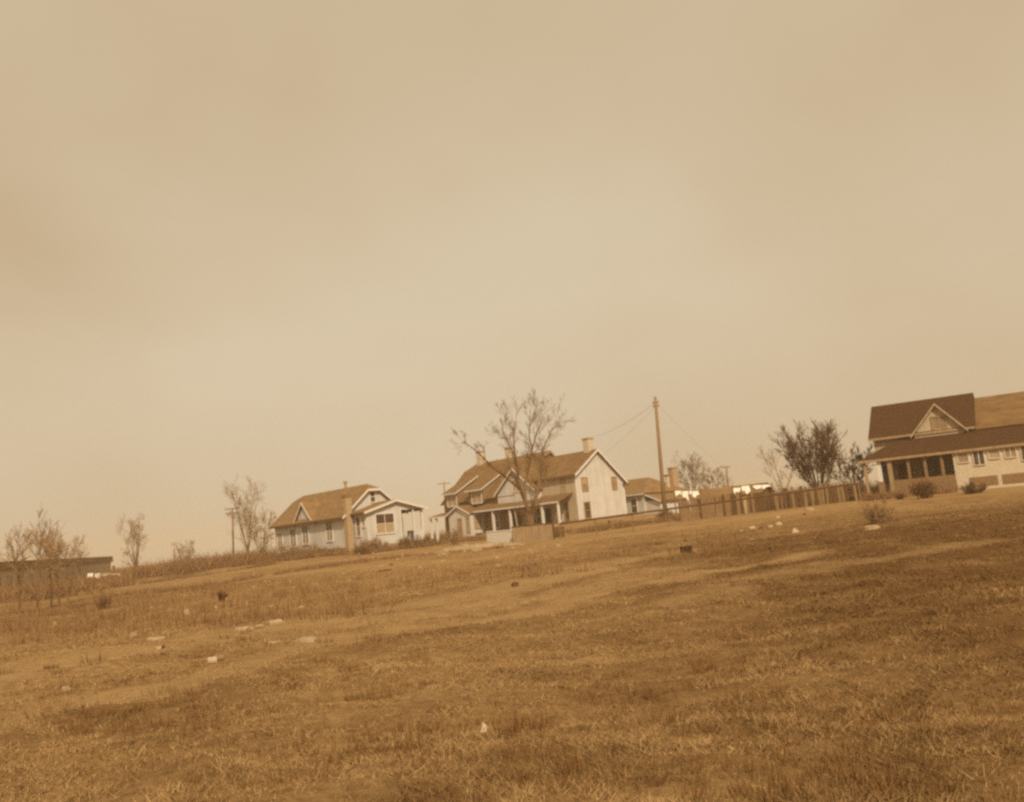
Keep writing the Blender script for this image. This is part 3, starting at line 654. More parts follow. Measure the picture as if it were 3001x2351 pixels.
def board_fence():
    A, B = Q(1992, 75.5), Q(2535, 71.5); d = B[:2] - A[:2]; Ln = np.hypot(*d); dn = d / Ln; a = math.atan2(d[1], d[0])
    T = thing('board_fence', 'tall ragged fence of uneven upright boards running up to the dark-roofed house', 'fence', (A[0], A[1], A[2]), a)
    r = random.Random(5); x = 0.0
    while x < Ln:
        wd = r.uniform(.16, .30); px = A[:2] + dn * x; zb = H(*px) - A[2]
        fr = x / Ln
        ht = (1.68 if fr < .35 else 1.34) + r.uniform(-.16, .14) + (.25 if r.random() < .12 else 0)
        mm = r.choices(['wood_weathered', 'wood_dark', 'wood_pale', 'shingle_wall'], [4, 4 + 9 * fr, 1.7 * (1 - fr) ** 2 + .1, 3])[0]
        if r.random() > .05 + .1 * (fr > .55):
            lean = r.uniform(-.05, .05); dy = r.uniform(-.012, .012)
            b_ = MB(); b_.prism([(x, dy, zb - .15), (x + wd, dy, zb - .15), (x + wd + lean, dy, zb + ht - r.uniform(0, .08)), (x + wd * .5 + lean, dy, zb + ht), (x + lean, dy, zb + ht - r.uniform(0, .08))], (0, .03, 0))
            b_.build('board', mm, T)
        x += wd + (r.uniform(.01, .04) if fr < .45 else r.uniform(.02, .11))
    for zz in (.4, 1.25):
        pts = []
        for i in range(9):
            px = A[:2] + dn * Ln * i / 8; pts.append((Ln * i / 8, .08, H(*px) - A[2] + zz))
        MB().tube(pts, .05, 4).build('back_rail', 'wood_dark', T)
    for i in range(11):
        px = A[:2] + dn * Ln * i / 10; z = H(*px) - A[2]; MB().box((Ln * i / 10 - .06, .135, z - .3), (Ln * i / 10 + .06, .255, z + 1.5)).build('post', 'wood_dark', T)
board_fence()
def panel_fence(name, label, pa, pb_, Ya, Yb, ht, m, bw_, rail=None):
    A, B = Q(pa, Ya), Q(pb_, Yb); d = B[:2] - A[:2]; Ln = np.hypot(*d); dn = d / Ln
    T = thing(name, label, 'fence', A, math.atan2(d[1], d[0])); n = max(2, int(Ln / bw_)); r = random.Random(n)
    for i in range(n):
        px = A[:2] + dn * (i + .5) * Ln / n; zb = H(*px) - A[2]; zt = ht + (B[2] - A[2]) * (i + .5) / n
        MB().box((i * Ln / n, r.uniform(-.008, .008), zb - .2), ((i + 1) * Ln / n - .012, .03, zt + r.uniform(-.02, .02))).build('board', m, T)
    for i in range(4):
        px = A[:2] + dn * i * Ln / 3; zb = H(*px) - A[2]; MB().box((i * Ln / 3 - .06, .06, zb - .3), (i * Ln / 3 + .06, .18, zb + ht + .02)).build('post', 'wood_dark', T)
    MB().tube([(0, .02, ht + .05), (Ln, .02, ht + .05 + B[2] - A[2])], .06, 6).build('cap_rail', rail or m, T)
panel_fence('board_fence', 'low tan board panel below the big bare tree', 1500, 1617, 76, 74, 1.22, 'board_tan', .3, 'wood_dark')
panel_fence('board_fence', 'low white board panel in front of the farmhouse porch', 1425, 1498, 80, 77, .95, 'white_trim', .3)
def low_fence(label, pix, ht, m, rails=(.55,), step=2.6, name='low_fence'):
    P = [G(*p) for p in pix]; T = thing(name, label, 'fence', P[0]); O = P[0]; prev = None
    for A, B in zip(P[:-1], P[1:]):
        n = max(1, int(np.hypot(*(B - A)[:2]) / step))
        for i in range(n + (B is P[-1])):
            q = A + (B - A) * i / n; z = H(q[0], q[1]); h_ = ht + random.uniform(-.08, .1)
            MB().box((q[0] - O[0] - .045, q[1] - O[1] - .045, z - O[2] - .3), (q[0] - O[0] + .045, q[1] - O[1] + .045, z - O[2] + h_)).build('post', m, T)
            cur = np.array((q[0] - O[0], q[1] - O[1] - .08, z - O[2]))
            if prev is not None:
                for rz in rails: MB().tube([prev + np.array((0, 0, rz)), cur + np.array((0, 0, rz))], .028, 5).build('rail', m, T)
            prev = cur
low_fence('low weathered rail fence crossing the far left of the field', [Z5(880, 1108), Z5(1250, 1055), Z5(1600, 1010), Z5(2000, 965)], .6, 'board_tan', (.45,), 1.7)
low_fence('low post and rail fence in front of the bungalow chimney', [Z1(380, 1270), Z1(740, 1190), Z1(1050, 1175), Z1(1370, 1170), Z1(1710, 1130)], .55, 'board_tan', (.45,), 2.6)

# ------------------------------------------------------------------ trees
TW = [.008]
def grow(tr, cr, p, d, ln, r, lev, R_, maxlev, bend=.09, up=.07, kids=(3, 5), spread=.7, decay=.66):
    n = 4 if lev < maxlev else 2; pts = [np.array(p)]; d = np.array(d) / np.linalg.norm(d)
    dirs = [d.copy()]
    for i in range(n):
        d = d + R_.normal(0, bend, 3) + np.array((0, 0, up)); d /= np.linalg.norm(d)
        pts.append(pts[-1] + d * ln / n); dirs.append(d.copy())
    rad = [max(TW[0], r * (1 - .75 * i / n)) for i in range(n + 1)]
    (tr if lev < 2 else cr).tube(pts, rad, 5 if lev == 0 else (4 if lev < 2 else 3), cap=False)
    if lev >= maxlev: return
    k = R_.integers(kids[0], kids[1] + 1)
    for j in range(k):
        s = (.15 + .85 * (j + R_.random()) / k) * n; i = min(int(s), n - 1); f = min(1, s - i)
        q = pts[i] * (1 - f) + pts[i + 1] * f
        ax = R_.normal(0, 1, 3); ax -= ax.dot(dirs[i]) * dirs[i]; ax /= np.linalg.norm(ax) + 1e-9
        an = spread * R_.uniform(.45, 1.2)
        nd_ = dirs[i] * math.cos(an) + ax * math.sin(an)
        grow(tr, cr, q, nd_, ln * decay * R_.uniform(.6, 1.2) * (1.15 - .4 * s / n), rad[i] * .55, lev + 1, R_, maxlev, bend, up, kids, spread, decay)
def tree(label, base, limbs, seed, bark='bark', tw='twig', name='bare_tree', group=None, maxlev=4, per=2, fine=.008, **kw):
    TW[0] = fine
    """limbs: list of (points relative to base, radii, twig length) traced as main limbs; fine branching is grown on them"""
    T = thing(name, label, 'tree', base, 0, group); tr, cr = MB(), MB(); R_ = np.random.default_rng(seed)
    for pts, rad, tl in limbs:
        P = [np.array(q, float) for q in pts]; tr.tube(P, rad, 7, cap=False)
        for i in range(2, len(P)):
            seg = P[i] - P[i - 1]; sd_ = seg / np.linalg.norm(seg); last = i == len(P) - 1
            for j in range(per + (1 if last else 0)):
                f = (j + R_.random()) / per if not last else (1.0 if j == 0 else R_.random())
                ax = R_.normal(0, 1, 3); an = R_.uniform(.35, .95) if j or not last else .08
                ax -= ax.dot(sd_) * sd_; ax /= np.linalg.norm(ax)
                grow(tr, cr, P[i - 1] + seg * min(f, 1), sd_ * math.cos(an) + ax * math.sin(an), tl * R_.uniform(.55, 1.25), max(.014, rad[i] * .5), 1, R_, maxlev, **kw)
    tr.build('trunk', bark, T); cr.build('crown', tw, T); return T
def big_tree():
    Y0 = 93; b0 = at(*Z2(1095, 1330), Y0); b0[2] = H(b0[0], b0[1])
    def q(x, y, dy=0): return at(*Z2(x, y), Y0 + dy) - b0
    fork = q(1095, 1215); low = np.array((0, 0, -.4))
    limbs = [([low, q(1092, 1290), fork], [0.406, 0.328, 0.296], 1.76),
        ([fork, q(1040, 1080, -.3), q(985, 950, -.6), q(960, 800, -.8), q(935, 620, -1.2), q(925, 470, -1.5), q(940, 330, -1.3)], [0.234, 0.195, 0.164, 0.133, 0.0936, 0.0624, 0.0351], 1.67),
        ([q(985, 950, -.6), q(900, 880, -1.8), q(760, 770, -3), q(660, 680, -3.8), q(560, 580, -4.2), q(430, 480, -4.6)], [0.133, 0.117, 0.101, 0.078, 0.0546, 0.0234], 1.06),
        ([q(935, 620, -1.2), q(870, 500, -2), q(820, 400, -2.4), q(805, 270, -2.6)], [0.078, 0.0624, 0.0468, 0.0234], 1.32),
        ([fork, q(1125, 1090, .4), q(1165, 960, .8), q(1185, 800, 1.4), q(1210, 560, 1.8), q(1260, 450, 2.0), q(1320, 330, 2.2)], [0.218, 0.187, 0.156, 0.117, 0.078, 0.0546, 0.0312], 1.67),
        ([q(1040, 1080, -.3), q(1030, 900, .6), q(1080, 720, 1.2), q(1105, 560, 1.6), q(1150, 400, 2.0), q(1210, 260, 2.3)], [0.156, 0.14, 0.117, 0.0858, 0.0624, 0.0312], 1.58),
        ([q(1105, 560, 1.6), q(1075, 420, 1.4), q(1085, 300, 1.2), q(1085, 170, 1.1)], [0.078, 0.0624, 0.0429, 0.0234], 1.32),
        ([q(1165, 960, .8), q(1235, 880, 2.4), q(1245, 760, 3.0), q(1200, 640, 3.2)], [0.0936, 0.078, 0.0624, 0.0312], 1.32)]
    tree('large bare spreading tree with forked trunk in front of the farmhouse', b0, limbs, 3, 'bark', 'twig', up=.05, maxlev=4, kids=(3, 4), per=3, fine=.008, bend=.055, spread=.6, decay=.7)
big_tree()
def free_tree(label, base, ht, seed, r0, n=5, splay=.45, trunk=.35, tl=.3, dy=0, **kw):
    R_ = np.random.default_rng(seed); b = np.array(base, float); fork = np.array((R_.normal(0, .03) * ht, R_.normal(0, .03) * ht, trunk * ht))
    limbs = [([np.array((0, 0, -.3)), fork * .5, fork], [r0, r0 * .85, r0 * .7], ht * tl)]
    for k in range(n):
        a = 2 * math.pi * (k + R_.random() * .7) / n; sp = splay * R_.uniform(.5, 1.1); h1 = ht * (1 - trunk) * R_.uniform(.75, 1.0)
        st = fork * R_.uniform(.75, 1)
        o = np.array((math.cos(a), math.sin(a), 0)) * sp * h1
        limbs.append(([st, st + o * .35 + np.array((0, 0, h1 * .3)), st + o * .7 + np.array((0, 0, h1 * .62)), st + o + np.array((0, 0, h1 * .9))], [r0 * .5, r0 * .36, r0 * .22, r0 * .1], ht * tl * .8))
    return tree(label, b, limbs, seed, **kw)
def tall(px, Y, ytop): p = Q(px, Y); return p, at(px, ytop, Y)[2] - p[2]
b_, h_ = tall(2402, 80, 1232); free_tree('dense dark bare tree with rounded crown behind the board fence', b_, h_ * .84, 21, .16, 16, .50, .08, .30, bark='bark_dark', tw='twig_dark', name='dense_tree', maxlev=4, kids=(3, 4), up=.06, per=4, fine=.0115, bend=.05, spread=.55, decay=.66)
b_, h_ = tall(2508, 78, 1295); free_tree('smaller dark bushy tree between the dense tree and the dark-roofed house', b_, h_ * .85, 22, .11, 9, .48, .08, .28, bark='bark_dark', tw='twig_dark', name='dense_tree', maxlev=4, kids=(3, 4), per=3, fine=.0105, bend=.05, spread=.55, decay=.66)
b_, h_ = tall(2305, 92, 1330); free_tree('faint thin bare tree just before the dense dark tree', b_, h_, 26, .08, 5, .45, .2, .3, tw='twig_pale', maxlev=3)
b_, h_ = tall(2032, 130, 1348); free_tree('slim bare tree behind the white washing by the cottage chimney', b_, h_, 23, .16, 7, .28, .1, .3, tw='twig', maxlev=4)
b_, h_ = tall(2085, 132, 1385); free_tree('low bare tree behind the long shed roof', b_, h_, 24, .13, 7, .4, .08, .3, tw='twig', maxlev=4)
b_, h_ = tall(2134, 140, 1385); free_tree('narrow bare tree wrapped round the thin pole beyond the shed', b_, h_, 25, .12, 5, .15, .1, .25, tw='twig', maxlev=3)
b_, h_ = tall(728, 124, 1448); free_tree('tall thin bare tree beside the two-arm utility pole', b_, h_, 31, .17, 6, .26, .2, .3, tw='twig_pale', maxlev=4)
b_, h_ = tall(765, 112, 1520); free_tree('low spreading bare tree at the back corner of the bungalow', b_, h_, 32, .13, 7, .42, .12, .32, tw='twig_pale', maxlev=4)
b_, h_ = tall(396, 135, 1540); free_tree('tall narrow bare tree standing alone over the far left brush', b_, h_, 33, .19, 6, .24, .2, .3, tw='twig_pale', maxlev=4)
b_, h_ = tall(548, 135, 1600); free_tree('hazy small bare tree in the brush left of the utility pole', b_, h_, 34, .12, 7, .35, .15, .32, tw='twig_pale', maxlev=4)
LS = 'bare dark sapling rising from the weeds in front of the long far building'
for i, (px, py, top) in enumerate(((178, 1790, 1600), (202, 1770, 1590), (152, 1780, 1560), (232, 1730, 1610), (108, 1790, 1570), (60, 1800, 1590))):
    b_ = G(px, py); Yd = b_[1]; h_ = at(px - 8, top, Yd)[2] - b_[2]
    free_tree(LS, b_, h_, 40 + i, .06, 3, .16, .45, .3, bark='bark', tw='twig_pale', name='sapling', group='saplings on the left of the field', maxlev=3)

# ------------------------------------------------------------------ shrubs, brush, grass and weeds (fine stalks)
def blades(base, hgt_, wid, lean, seed, n2=0):
    """one tapering stalk per row of base; returns verts (3 per blade)"""
    R_ = np.random.default_rng(seed); n = len(base); a = R_.random(n) * 2 * np.pi
    side = np.stack([np.cos(a), np.sin(a), np.zeros(n)], 1) * (wid / 2)[:, None]
    tip = base + np.stack([lean[:, 0], lean[:, 1], hgt_], 1)
    V = np.stack([base - side, base + side, tip], 1).reshape(-1, 3); return V
def tonemat(name):
    m = bpy.data.materials.new(name); m.use_nodes = True; t = m.node_tree; b = t.nodes['Principled BSDF']
    b.inputs['Roughness'].default_value = 1; b.inputs['Specular IOR Level'].default_value = .05
    a = t.nodes.new('ShaderNodeAttribute'); a.attribute_name = 'tone'; t.links.new(a.outputs['Color'], b.inputs['Base Color']); MAT[name] = m; return m
grass_m = tonemat('dry_stalks')
def shrub(label, base, rad, ht, seed, m='twig', n=260, name='shrub', group=None):
    R_ = np.random.default_rng(seed); T = thing(name, label, 'shrub', base, 0, group)
    st = MB(); tw = MB()
    for i in range(max(3, n // 14)):
        a = R_.random() * 2 * np.pi; rr = rad * math.sqrt(R_.random()); h_ = ht * R_.uniform(.55, 1.05) * (1 - .35 * rr / rad)
        b0 = np.array((math.cos(a) * rr * .45, math.sin(a) * rr * .45, -.1)); e = np.array((math.cos(a) * rr, math.sin(a) * rr, h_))
        m1 = (b0 + e) / 2 + R_.normal(0, .08, 3) * ht; st.tube([b0, m1, e], [.028, .02, .008], 3, cap=False)
        for j in range(13):
            f = R_.uniform(.25, 1); q = b0 * (1 - f) + e * f + (m1 - (b0 + e) / 2) * (1 - abs(2 * f - 1))
            d = R_.normal(0, 1, 3); d[2] = abs(d[2]) * .8 + .2; d /= np.linalg.norm(d); l = ht * R_.uniform(.15, .38)
            k = q + d * l; tw.tube([q, (q + k) / 2 + R_.normal(0, .03, 3), k], [.012, .009, .004], 3, cap=False)
            for _ in range(2):
                d2 = d + R_.normal(0, .6, 3); k2 = q + d * l * .5; tw.tube([k2, k2 + d2 * l * .45], [.009, .004], 3, cap=False)
    st.build('stems', m, T); tw.build('twigs', m, T)
BS = [(1084, 90.6, .95, 1.7, 'twig_pale', 'twiggy shrub under the bungalow porch window'), (1062, 86.5, 1.1, 1.1, 'twig', 'dark low shrub in front of the bungalow porch corner'),
      (1226, 93.0, 1.5, 1.2, 'twig', 'wide dark shrub by the bungalow porch steps'), (1186, 92.2, .7, 1.2, 'twig', 'small shrub growing against the bungalow porch steps'),
      (1110, 90.6, .9, 1.3, 'twig_pale', 'pale shrub between the porch window and the porch steps'), (903, 97.6, 1.3, 1.7, 'twig_pale', 'pale shrub under the wall gable of the bungalow'),
      (945, 94.6, 1.2, 1.0, 'twig', 'low shrub along the bungalow long wall'), (985, 92.8, .9, .8, 'twig', 'small shrub at the foot of the bungalow chimney'),
      (832, 100.0, 1.9, 2.0, 'twig_pale', 'broad shrub hiding the back corner of the bungalow'), (866, 99.0, 1.3, 1.4, 'twig', 'shrub next to the broad shrub by the bungalow'),
      (1250, 94.5, .8, 1.0, 'twig', 'shrub between the bungalow and the farmhouse stoop')]
for i, (px, Yd, r_, h_, mm, lb) in enumerate(BS): shrub(lb, Q(px, Yd), r_, h_, 60 + i, mm, 380)
shrub('thin leafless shrub before the farmhouse entry room', G(*Z2(345, 1500)), .8, 1.9, 80, 'twig_pale', 200)
shrub('tangled low shrub at the foot of the tall utility pole', G(*Z3(690, 900)), 1.2, 1.1, 81, 'twig_dark', 380)
shrub('dark round bush standing alone in the weeds of the left field', G(*Z5(1680, 1190)), .2, .42, 82, 'twig_dark', 90)
shrub('dark bush low in the weeds below the far long building', G(*Z5(520, 1270)), .5, .5, 83, 'twig', 200)
for i, (q, r_, h_, lb) in enumerate((((460, 1490), .75, 1.5, 'dark dense bush by the posts of the hipped porch'), ((800, 1470), 1.15, 1.4, 'rounded dark bush before the porch parapet'),
        ((930, 1490), .9, .8, 'low dark bush beside the rounded bush of the porch'), ((1040, 1530), .75, 1.3, 'upright dark bush at the end of the porch parapet'), ((710, 1545), .28, .4, 'small dark tuft on the slope below the porch'),
        ((1680, 1470), .8, .8, 'dark bush below the white enclosed porch'))):
    shrub(lb, G(*R3(*q)), r_, h_, 90 + i, 'twig_dark', 420)
shrub('tall vine-like shrub against the porch wall of the dark-roofed house', Q(2690, 71), 1.0, 2.0, 97, 'twig', 400)
shrub('straggling shrub near the corner of the white enclosed porch', Q(2765, 70), .8, 1.9, 98, 'twig', 300)
shrub('dry tall weed clump above the pale rubble heap on the right slope', G(*R5(2080, 800)), .8, 1.2, 99, 'twig_pale', 260)
shrub('sparse upright weed clump in the middle of the field', G(*Z7(1195, 415)), .22, .6, 100, 'twig_pale', 42)

def stalk_field(name, label, base, ht, wd, lean, tone, seed):
    V = blades(base, ht, wd, lean, seed); n = len(base); C = np.repeat(tone, 3, 0)
    o = np_mesh(name, V, np.arange(3 * n).reshape(n, 3), grass_m, C); return tag(o, label, None, kind='stuff')
def pal(k, a, b, R_):
    f = R_.random((k, 1)); return np.array(a) * (1 - f) + np.array(b) * f
# grass
R_ = np.random.default_rng(100); n = 460000
th = R_.uniform(-.66, .66, n); D = 3.4 * (58 / 3.4) ** (R_.random(n) ** .95)
x = D * np.sin(th); y = D * np.cos(th)
pth, wd_ = cover(x, y); keep = R_.random(n) > pth * .75 + .9 * np.clip((vnoise(x, y, .55, 35) - .68) * 6, 0, 1)
x, y, D, pth, wd_ = x[keep], y[keep], D[keep], pth[keep], wd_[keep]; n = len(x)
z = hgt(x, y) - .05 * pth + ((vnoise(x, y, 1.3, 20) - .5) * .10 + (vnoise(x, y, .6, 21) - .5) * .08 + (vnoise(x, y, .3, 22) - .5) * .04) * (1 - .75 * pth) * np.clip((70 - y) / 35, 0, 1) - .008
clump = vnoise(x, y, .22, 31) * .55 + vnoise(x, y, .8, 32) * .45
ht = (.012 + .052 * clump ** 1.5 * R_.uniform(.3, 1.5, n)) * (1 - .6 * pth) * (1 + .5 * wd_)
wdh = (.0035 + .0006 * D) * R_.uniform(.6, 1.6, n)
lean = R_.normal(0, 1.25, (n, 2)) * ht[:, None]
lt = pal(n, (.34, .208, .086), (.51, .335, .16), R_); dk = pal(n, (.088, .042, .014), (.235, .130, .049), R_)
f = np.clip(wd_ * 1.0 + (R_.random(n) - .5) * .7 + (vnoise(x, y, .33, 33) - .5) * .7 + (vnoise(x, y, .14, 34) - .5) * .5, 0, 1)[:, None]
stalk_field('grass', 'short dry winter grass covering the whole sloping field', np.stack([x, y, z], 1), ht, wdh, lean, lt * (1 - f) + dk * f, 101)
# dead weeds in clumps
def clumps(px_list, per, seed, ht0, rad, colA, colB, name, label, wfac=1.0):
    R_ = np.random.default_rng(seed); B = []; Hh = []; Ln = []; Wd = []
    for (px, py) in px_list:
        p = G(px, py); k = int(per * R_.uniform(.4, 1.5)); s = R_.uniform(.5, 1.2) * (1.8 if R_.random() < .12 else 1)
        a = R_.random(k) * 6.283; r = rad * s * np.sqrt(R_.random(k)); xx = p[0] + np.cos(a) * r; yy = p[1] + np.sin(a) * r
        B.append(np.stack([xx, yy, hgt(xx, yy) - .03], 1)); h_ = ht0 * s * R_.uniform(.4, 1.1, k); Hh.append(h_)
        Ln.append(np.stack([np.cos(a), np.sin(a)], 1) * (h_ * R_.uniform(0, .55, k))[:, None]); Wd.append(np.full(k, (.006 + .0005 * p[1]) * wfac))
    B = np.concatenate(B); return stalk_field(name, label, B, np.concatenate(Hh), np.concatenate(Wd), np.concatenate(Ln), pal(len(B), colA, colB, R_), seed + 1)
R_ = np.random.default_rng(5)
wl = [(R_.uniform(20, 1100), 0) for _ in range(520)]; wl = [(x, R_.uniform(1735, 1850) - (x - 500) * .085) for x, _ in wl]
wl += [(R_.uniform(1150, 2200), 0) for _ in range(150)]; wl = [(x, yy if yy else R_.uniform(1640, 1700) - (x - 1500) * .10) for x, yy in wl]
clumps(wl, 22, 300, .30, .38, (.15, .075, .029), (.36, .215, .10), 'weeds', 'dead brown weeds standing in clumps across the middle of the field')
R_ = np.random.default_rng(6)
fl = [(R_.uniform(0, 3000), R_.uniform(1850, 2340)) for _ in range(520)]
clumps(fl, 40, 310, .11, .15, (.13, .064, .023), (.29, .16, .063), 'weed_tufts', 'low dark weed tufts scattered through the near grass', .8)
R_ = np.random.default_rng(8)
bl_ = [(R_.uniform(-40, 380), R_.uniform(118, 150)) for _ in range(110)] + [(R_.uniform(330, 790), R_.uniform(98, 150)) for _ in range(230)] + [(R_.uniform(1000, 1330), R_.uniform(135, 160)) for _ in range(60)] + [(R_.uniform(2080, 2600), R_.uniform(95, 130)) for _ in range(60)] + [(R_.uniform(-60, 400), R_.uniform(66, 92)) for _ in range(90)]
B = []; Hh = []; Ln = []; Wd = []
for px, Yd in bl_:
    p = Q(px, Yd); k = 150; rr = R_.uniform(1.0, 2.4); a = R_.random(k) * 6.283; r = rr * np.sqrt(R_.random(k)); xx = p[0] + np.cos(a) * r; yy = p[1] + np.sin(a) * r
    lift = R_.random(k) ** 1.5 * 1.1; hh = R_.uniform(.5, 1.5, k) * rr * (.75 if Yd > 94 else .36); B.append(np.stack([xx, yy, hgt(xx, yy) - .05 + lift * .6], 1)); Hh.append(hh * (1 - .4 * r / rr)); Ln.append(R_.normal(0, .45, (k, 2)) * hh[:, None]); Wd.append(R_.uniform(.03, .07, k))
def scrub(pxs, Ys, num, r0, r1, hf, k=110):
    for _ in range(num):
        px = R_.uniform(*pxs); s_ = (px - pxs[0]) / (pxs[1] - pxs[0]); p = Q(px, Ys[0] * (1 - s_) + Ys[1] * s_ + R_.uniform(-2, 2)); rr = R_.uniform(r0, r1)
        a = R_.random(k) * 6.283; r = rr * np.sqrt(R_.random(k)); xx = p[0] + np.cos(a) * r; yy = p[1] + np.sin(a) * r; hh = R_.uniform(.4, 1.4, k) * hf * R_.uniform(.6, 1.3)
        B.append(np.stack([xx, yy, hgt(xx, yy) - .05 + R_.random(k) * hf * .4], 1)); Hh.append(hh * (1 - .4 * r / rr)); Ln.append(R_.normal(0, .4, (k, 2)) * hh[:, None]); Wd.append(R_.uniform(.018, .045, k))
scrub((760, 1010), (104, 90), 60, .5, 1.3, .75); scrub((1040, 1290), (88, 96), 45, .4, 1.1, .55); scrub((1290, 1640), (98, 86), 60, .4, 1.0, .5)
scrub((1660, 2000), (84, 82), 40, .4, 1.0, .55); scrub((2150, 2560), (78, 75), 110, .5, 1.2, 1.25, 150); scrub((2540, 2800), (68, 67), 26, .3, .8, .6)
scrub((420, 800), (84, 88), 70, .5, 1.2, .5); scrub((300, 1000), (60, 66), 90, .3, .9, .3, 70); scrub((1000, 1500), (66, 66), 50, .3, .8, .25, 60)
B = np.concatenate(B)
stalk_field('brush', 'leafless brush massed along the far edge of the field', B, np.concatenate(Hh), np.concatenate(Wd), np.concatenate(Ln), pal(len(B), (.19, .10, .042), (.35, .21, .10), R_), 401)

# ------------------------------------------------------------------ washing
def garment(pa, pb_, Y, drop, m, label, group, seed, blow=.3):
    a, b_ = at(*pa, Y), at(*pb_, Y + .3); R_ = np.random.default_rng(seed); nx, nz = 8, 6; mb = MB(); Wv = []
    for side in (0, 1):
        for j in range(nz):
            for i in range(nx):
                s, t_ = i / (nx - 1), j / (nz - 1); q = a * (1 - s) + b_ * s
                wv = math.sin(s * 7 + seed + t_ * 2) * .07 * t_ + blow * t_ ** 1.4
                Wv.append(q + np.array((-.15 * blow * t_, -wv + side * .02, -drop * t_ * (.8 + .2 * math.sin(s * (4.1 + .9 * seed % 3) + seed * 1.7) + .08 * math.sin(s * 13 + seed * 2.3)) + .3 * blow * t_ * t_)))
    fs = []; n0 = nx * nz
    for j in range(nz - 1):
        for i in range(nx - 1):
            k = j * nx + i; fs += [(k, k + 1, k + nx + 1, k + nx), (n0 + k, n0 + k + nx, n0 + k + nx + 1, n0 + k + 1)]
    for i in range(nx - 1): fs += [(i, n0 + i, n0 + i + 1, i + 1), (n0 - nx + i, n0 - nx + i + 1, 2 * n0 - nx + i + 1, 2 * n0 - nx + i)]
    for j in range(nz - 1): fs += [(j * nx, (j + 1) * nx, n0 + (j + 1) * nx, n0 + j * nx), (j * nx + nx - 1, n0 + j * nx + nx - 1, n0 + (j + 1) * nx + nx - 1, (j + 1) * nx + nx - 1)]
    mb.add(Wv, fs); tag(mb.build('garment', m, None, True), label, 'laundry', group)
def clothesline(label, pa, pb_, Ya, Yb):
    a, b_ = at(*pa, Ya), at(*pb_, Yb); T = thing('clothesline', label, 'clothesline', (a[0], a[1], H(a[0], a[1]))); o = np.array((a[0], a[1], H(a[0], a[1])))
    for q in (a, b_): MB().tube([np.array((q[0], q[1], H(q[0], q[1]) - .4)) - o, q + np.array((0, 0, .1)) - o], [.06, .05], 6).build('post', 'wood_weathered', T)
    MB().tube([a + (b_ - a) * s - o + np.array((0, 0, -.12 * 4 * s * (1 - s))) for s in np.linspace(0, 1, 9)], .012, 4).build('line', 'wire', T)
clothesline('clothesline strung between the cottage and the long shed', Z3(770, 545), Z3(1080, 548), 82, 82.4)
G1 = 'white washing beside the cottage'
for i, (x0, x1, y, dr) in enumerate(((785, 862, 551, .6), (868, 940, 554, .95), (950, 978, 556, .4), (985, 1060, 556, .65))):
    garment(Z3(x0, y), Z3(x1, y - 3), 81.9, dr, 'cloth_white', 'white washing hung in a row between the cottage and the long shed', G1, i + 1)
clothesline('clothesline rising above the board fence at the end of the long shed', Z3(1450, 505), Z3(1910, 470), 79, 78)
for i, (x0, x1, y, dr, bl0) in enumerate(((1462, 1548, 520, .8, .5), (1556, 1650, 497, .85, .5), (1690, 1790, 488, .42, .3), (1792, 1897, 482, .42, .3))):
    garment(Z3(x0, y), Z3(x1, y - 8), 78.5 - .2 * i, dr, 'cloth_white', 'white washing blowing above the tall board fence', 'washing above the board fence', i + 5, bl0)
for i, (x0, x1, dr) in enumerate(((385, 440, .62), (457, 508, .7), (520, 610, .34), (615, 705, .28))):
    garment(Z5(x0, 928), Z5(x1, 925), 96 + i * .5, dr, 'cloth_white' if i < 2 else 'cloth_tan', 'pale washing hung in front of the long far building', 'washing by the long building', i + 20, .1)
clothesline('clothesline in front of the long far building', Z5(370, 920), Z5(720, 922), 96, 97.8)

# ------------------------------------------------------------------ crates, rubble and litter
def lump(base, sx, sy, sz, seed, m, rz=0.0, name='stone', label='', cat='stone', group=None, sharp=.25):
    R_ = np.random.default_rng(seed); nlat, nlon = 5, 9; V = []
    for j in range(nlat):
        ph = math.pi / 2 * (j / (nlat - 1)); 
        for i in range(nlon):
            a = 2 * math.pi * i / nlon; k = 1 + R_.uniform(-sharp, sharp); rr = math.cos(ph) ** .6 * k
            V.append((math.cos(a) * rr * sx / 2, math.sin(a) * rr * sy / 2, (math.sin(ph) ** .8) * sz * (1 + R_.uniform(-.15, .1)) if j else -.35 * sz))
    fs = [(j * nlon + i, j * nlon + (i + 1) % nlon, (j + 1) * nlon + (i + 1) % nlon, (j + 1) * nlon + i) for j in range(nlat - 1) for i in range(nlon)]
    fs += [tuple(range(nlon - 1, -1, -1)), tuple(range((nlat - 1) * nlon, nlat * nlon))]
    o = MB().add(V, fs).build(name, m); o.location = tuple(base); o.rotation_euler = (0, 0, rz); return tag(o, label, cat, group)
def scrap(px, py, wpx, hpx, m='stone_pale', **k):
    b_ = G(px, py + hpx * .4); s = PXM(np.linalg.norm(b_ - EYE)); wdt = max(.06, wpx / s); hh = max(.03, hpx / s * .8)
    b_ = b_ - np.array((0, 0, hh * .22)); return lump(b_, wdt, wdt * .7, hh, int(px * 7 + py), m, random.random() * .6 - .3, **k)
for (x, y, w_, h_) in ((625, 165, 30, 14), (838, 190, 40, 45), (1010, 160, 30, 14), (1340, 155, 35, 15), (1525, 165, 40, 35), (385, 235, 20, 14), (45, 262, 22, 40), (150, 268, 28, 18),
        (515, 325, 40, 25), (160, 405, 22, 14), (670, 405, 50, 16), (110, 650, 45, 28), (1280, 272, 50, 12), (960, 296, 16, 10), (1240, 118, 22, 9), (1480, 45, 26, 10)):
    scrap(*Z6(x, y), w_ * .4862, h_ * .4862, label='pale stone lying among the weeds of the left field', group='stones in the left field')
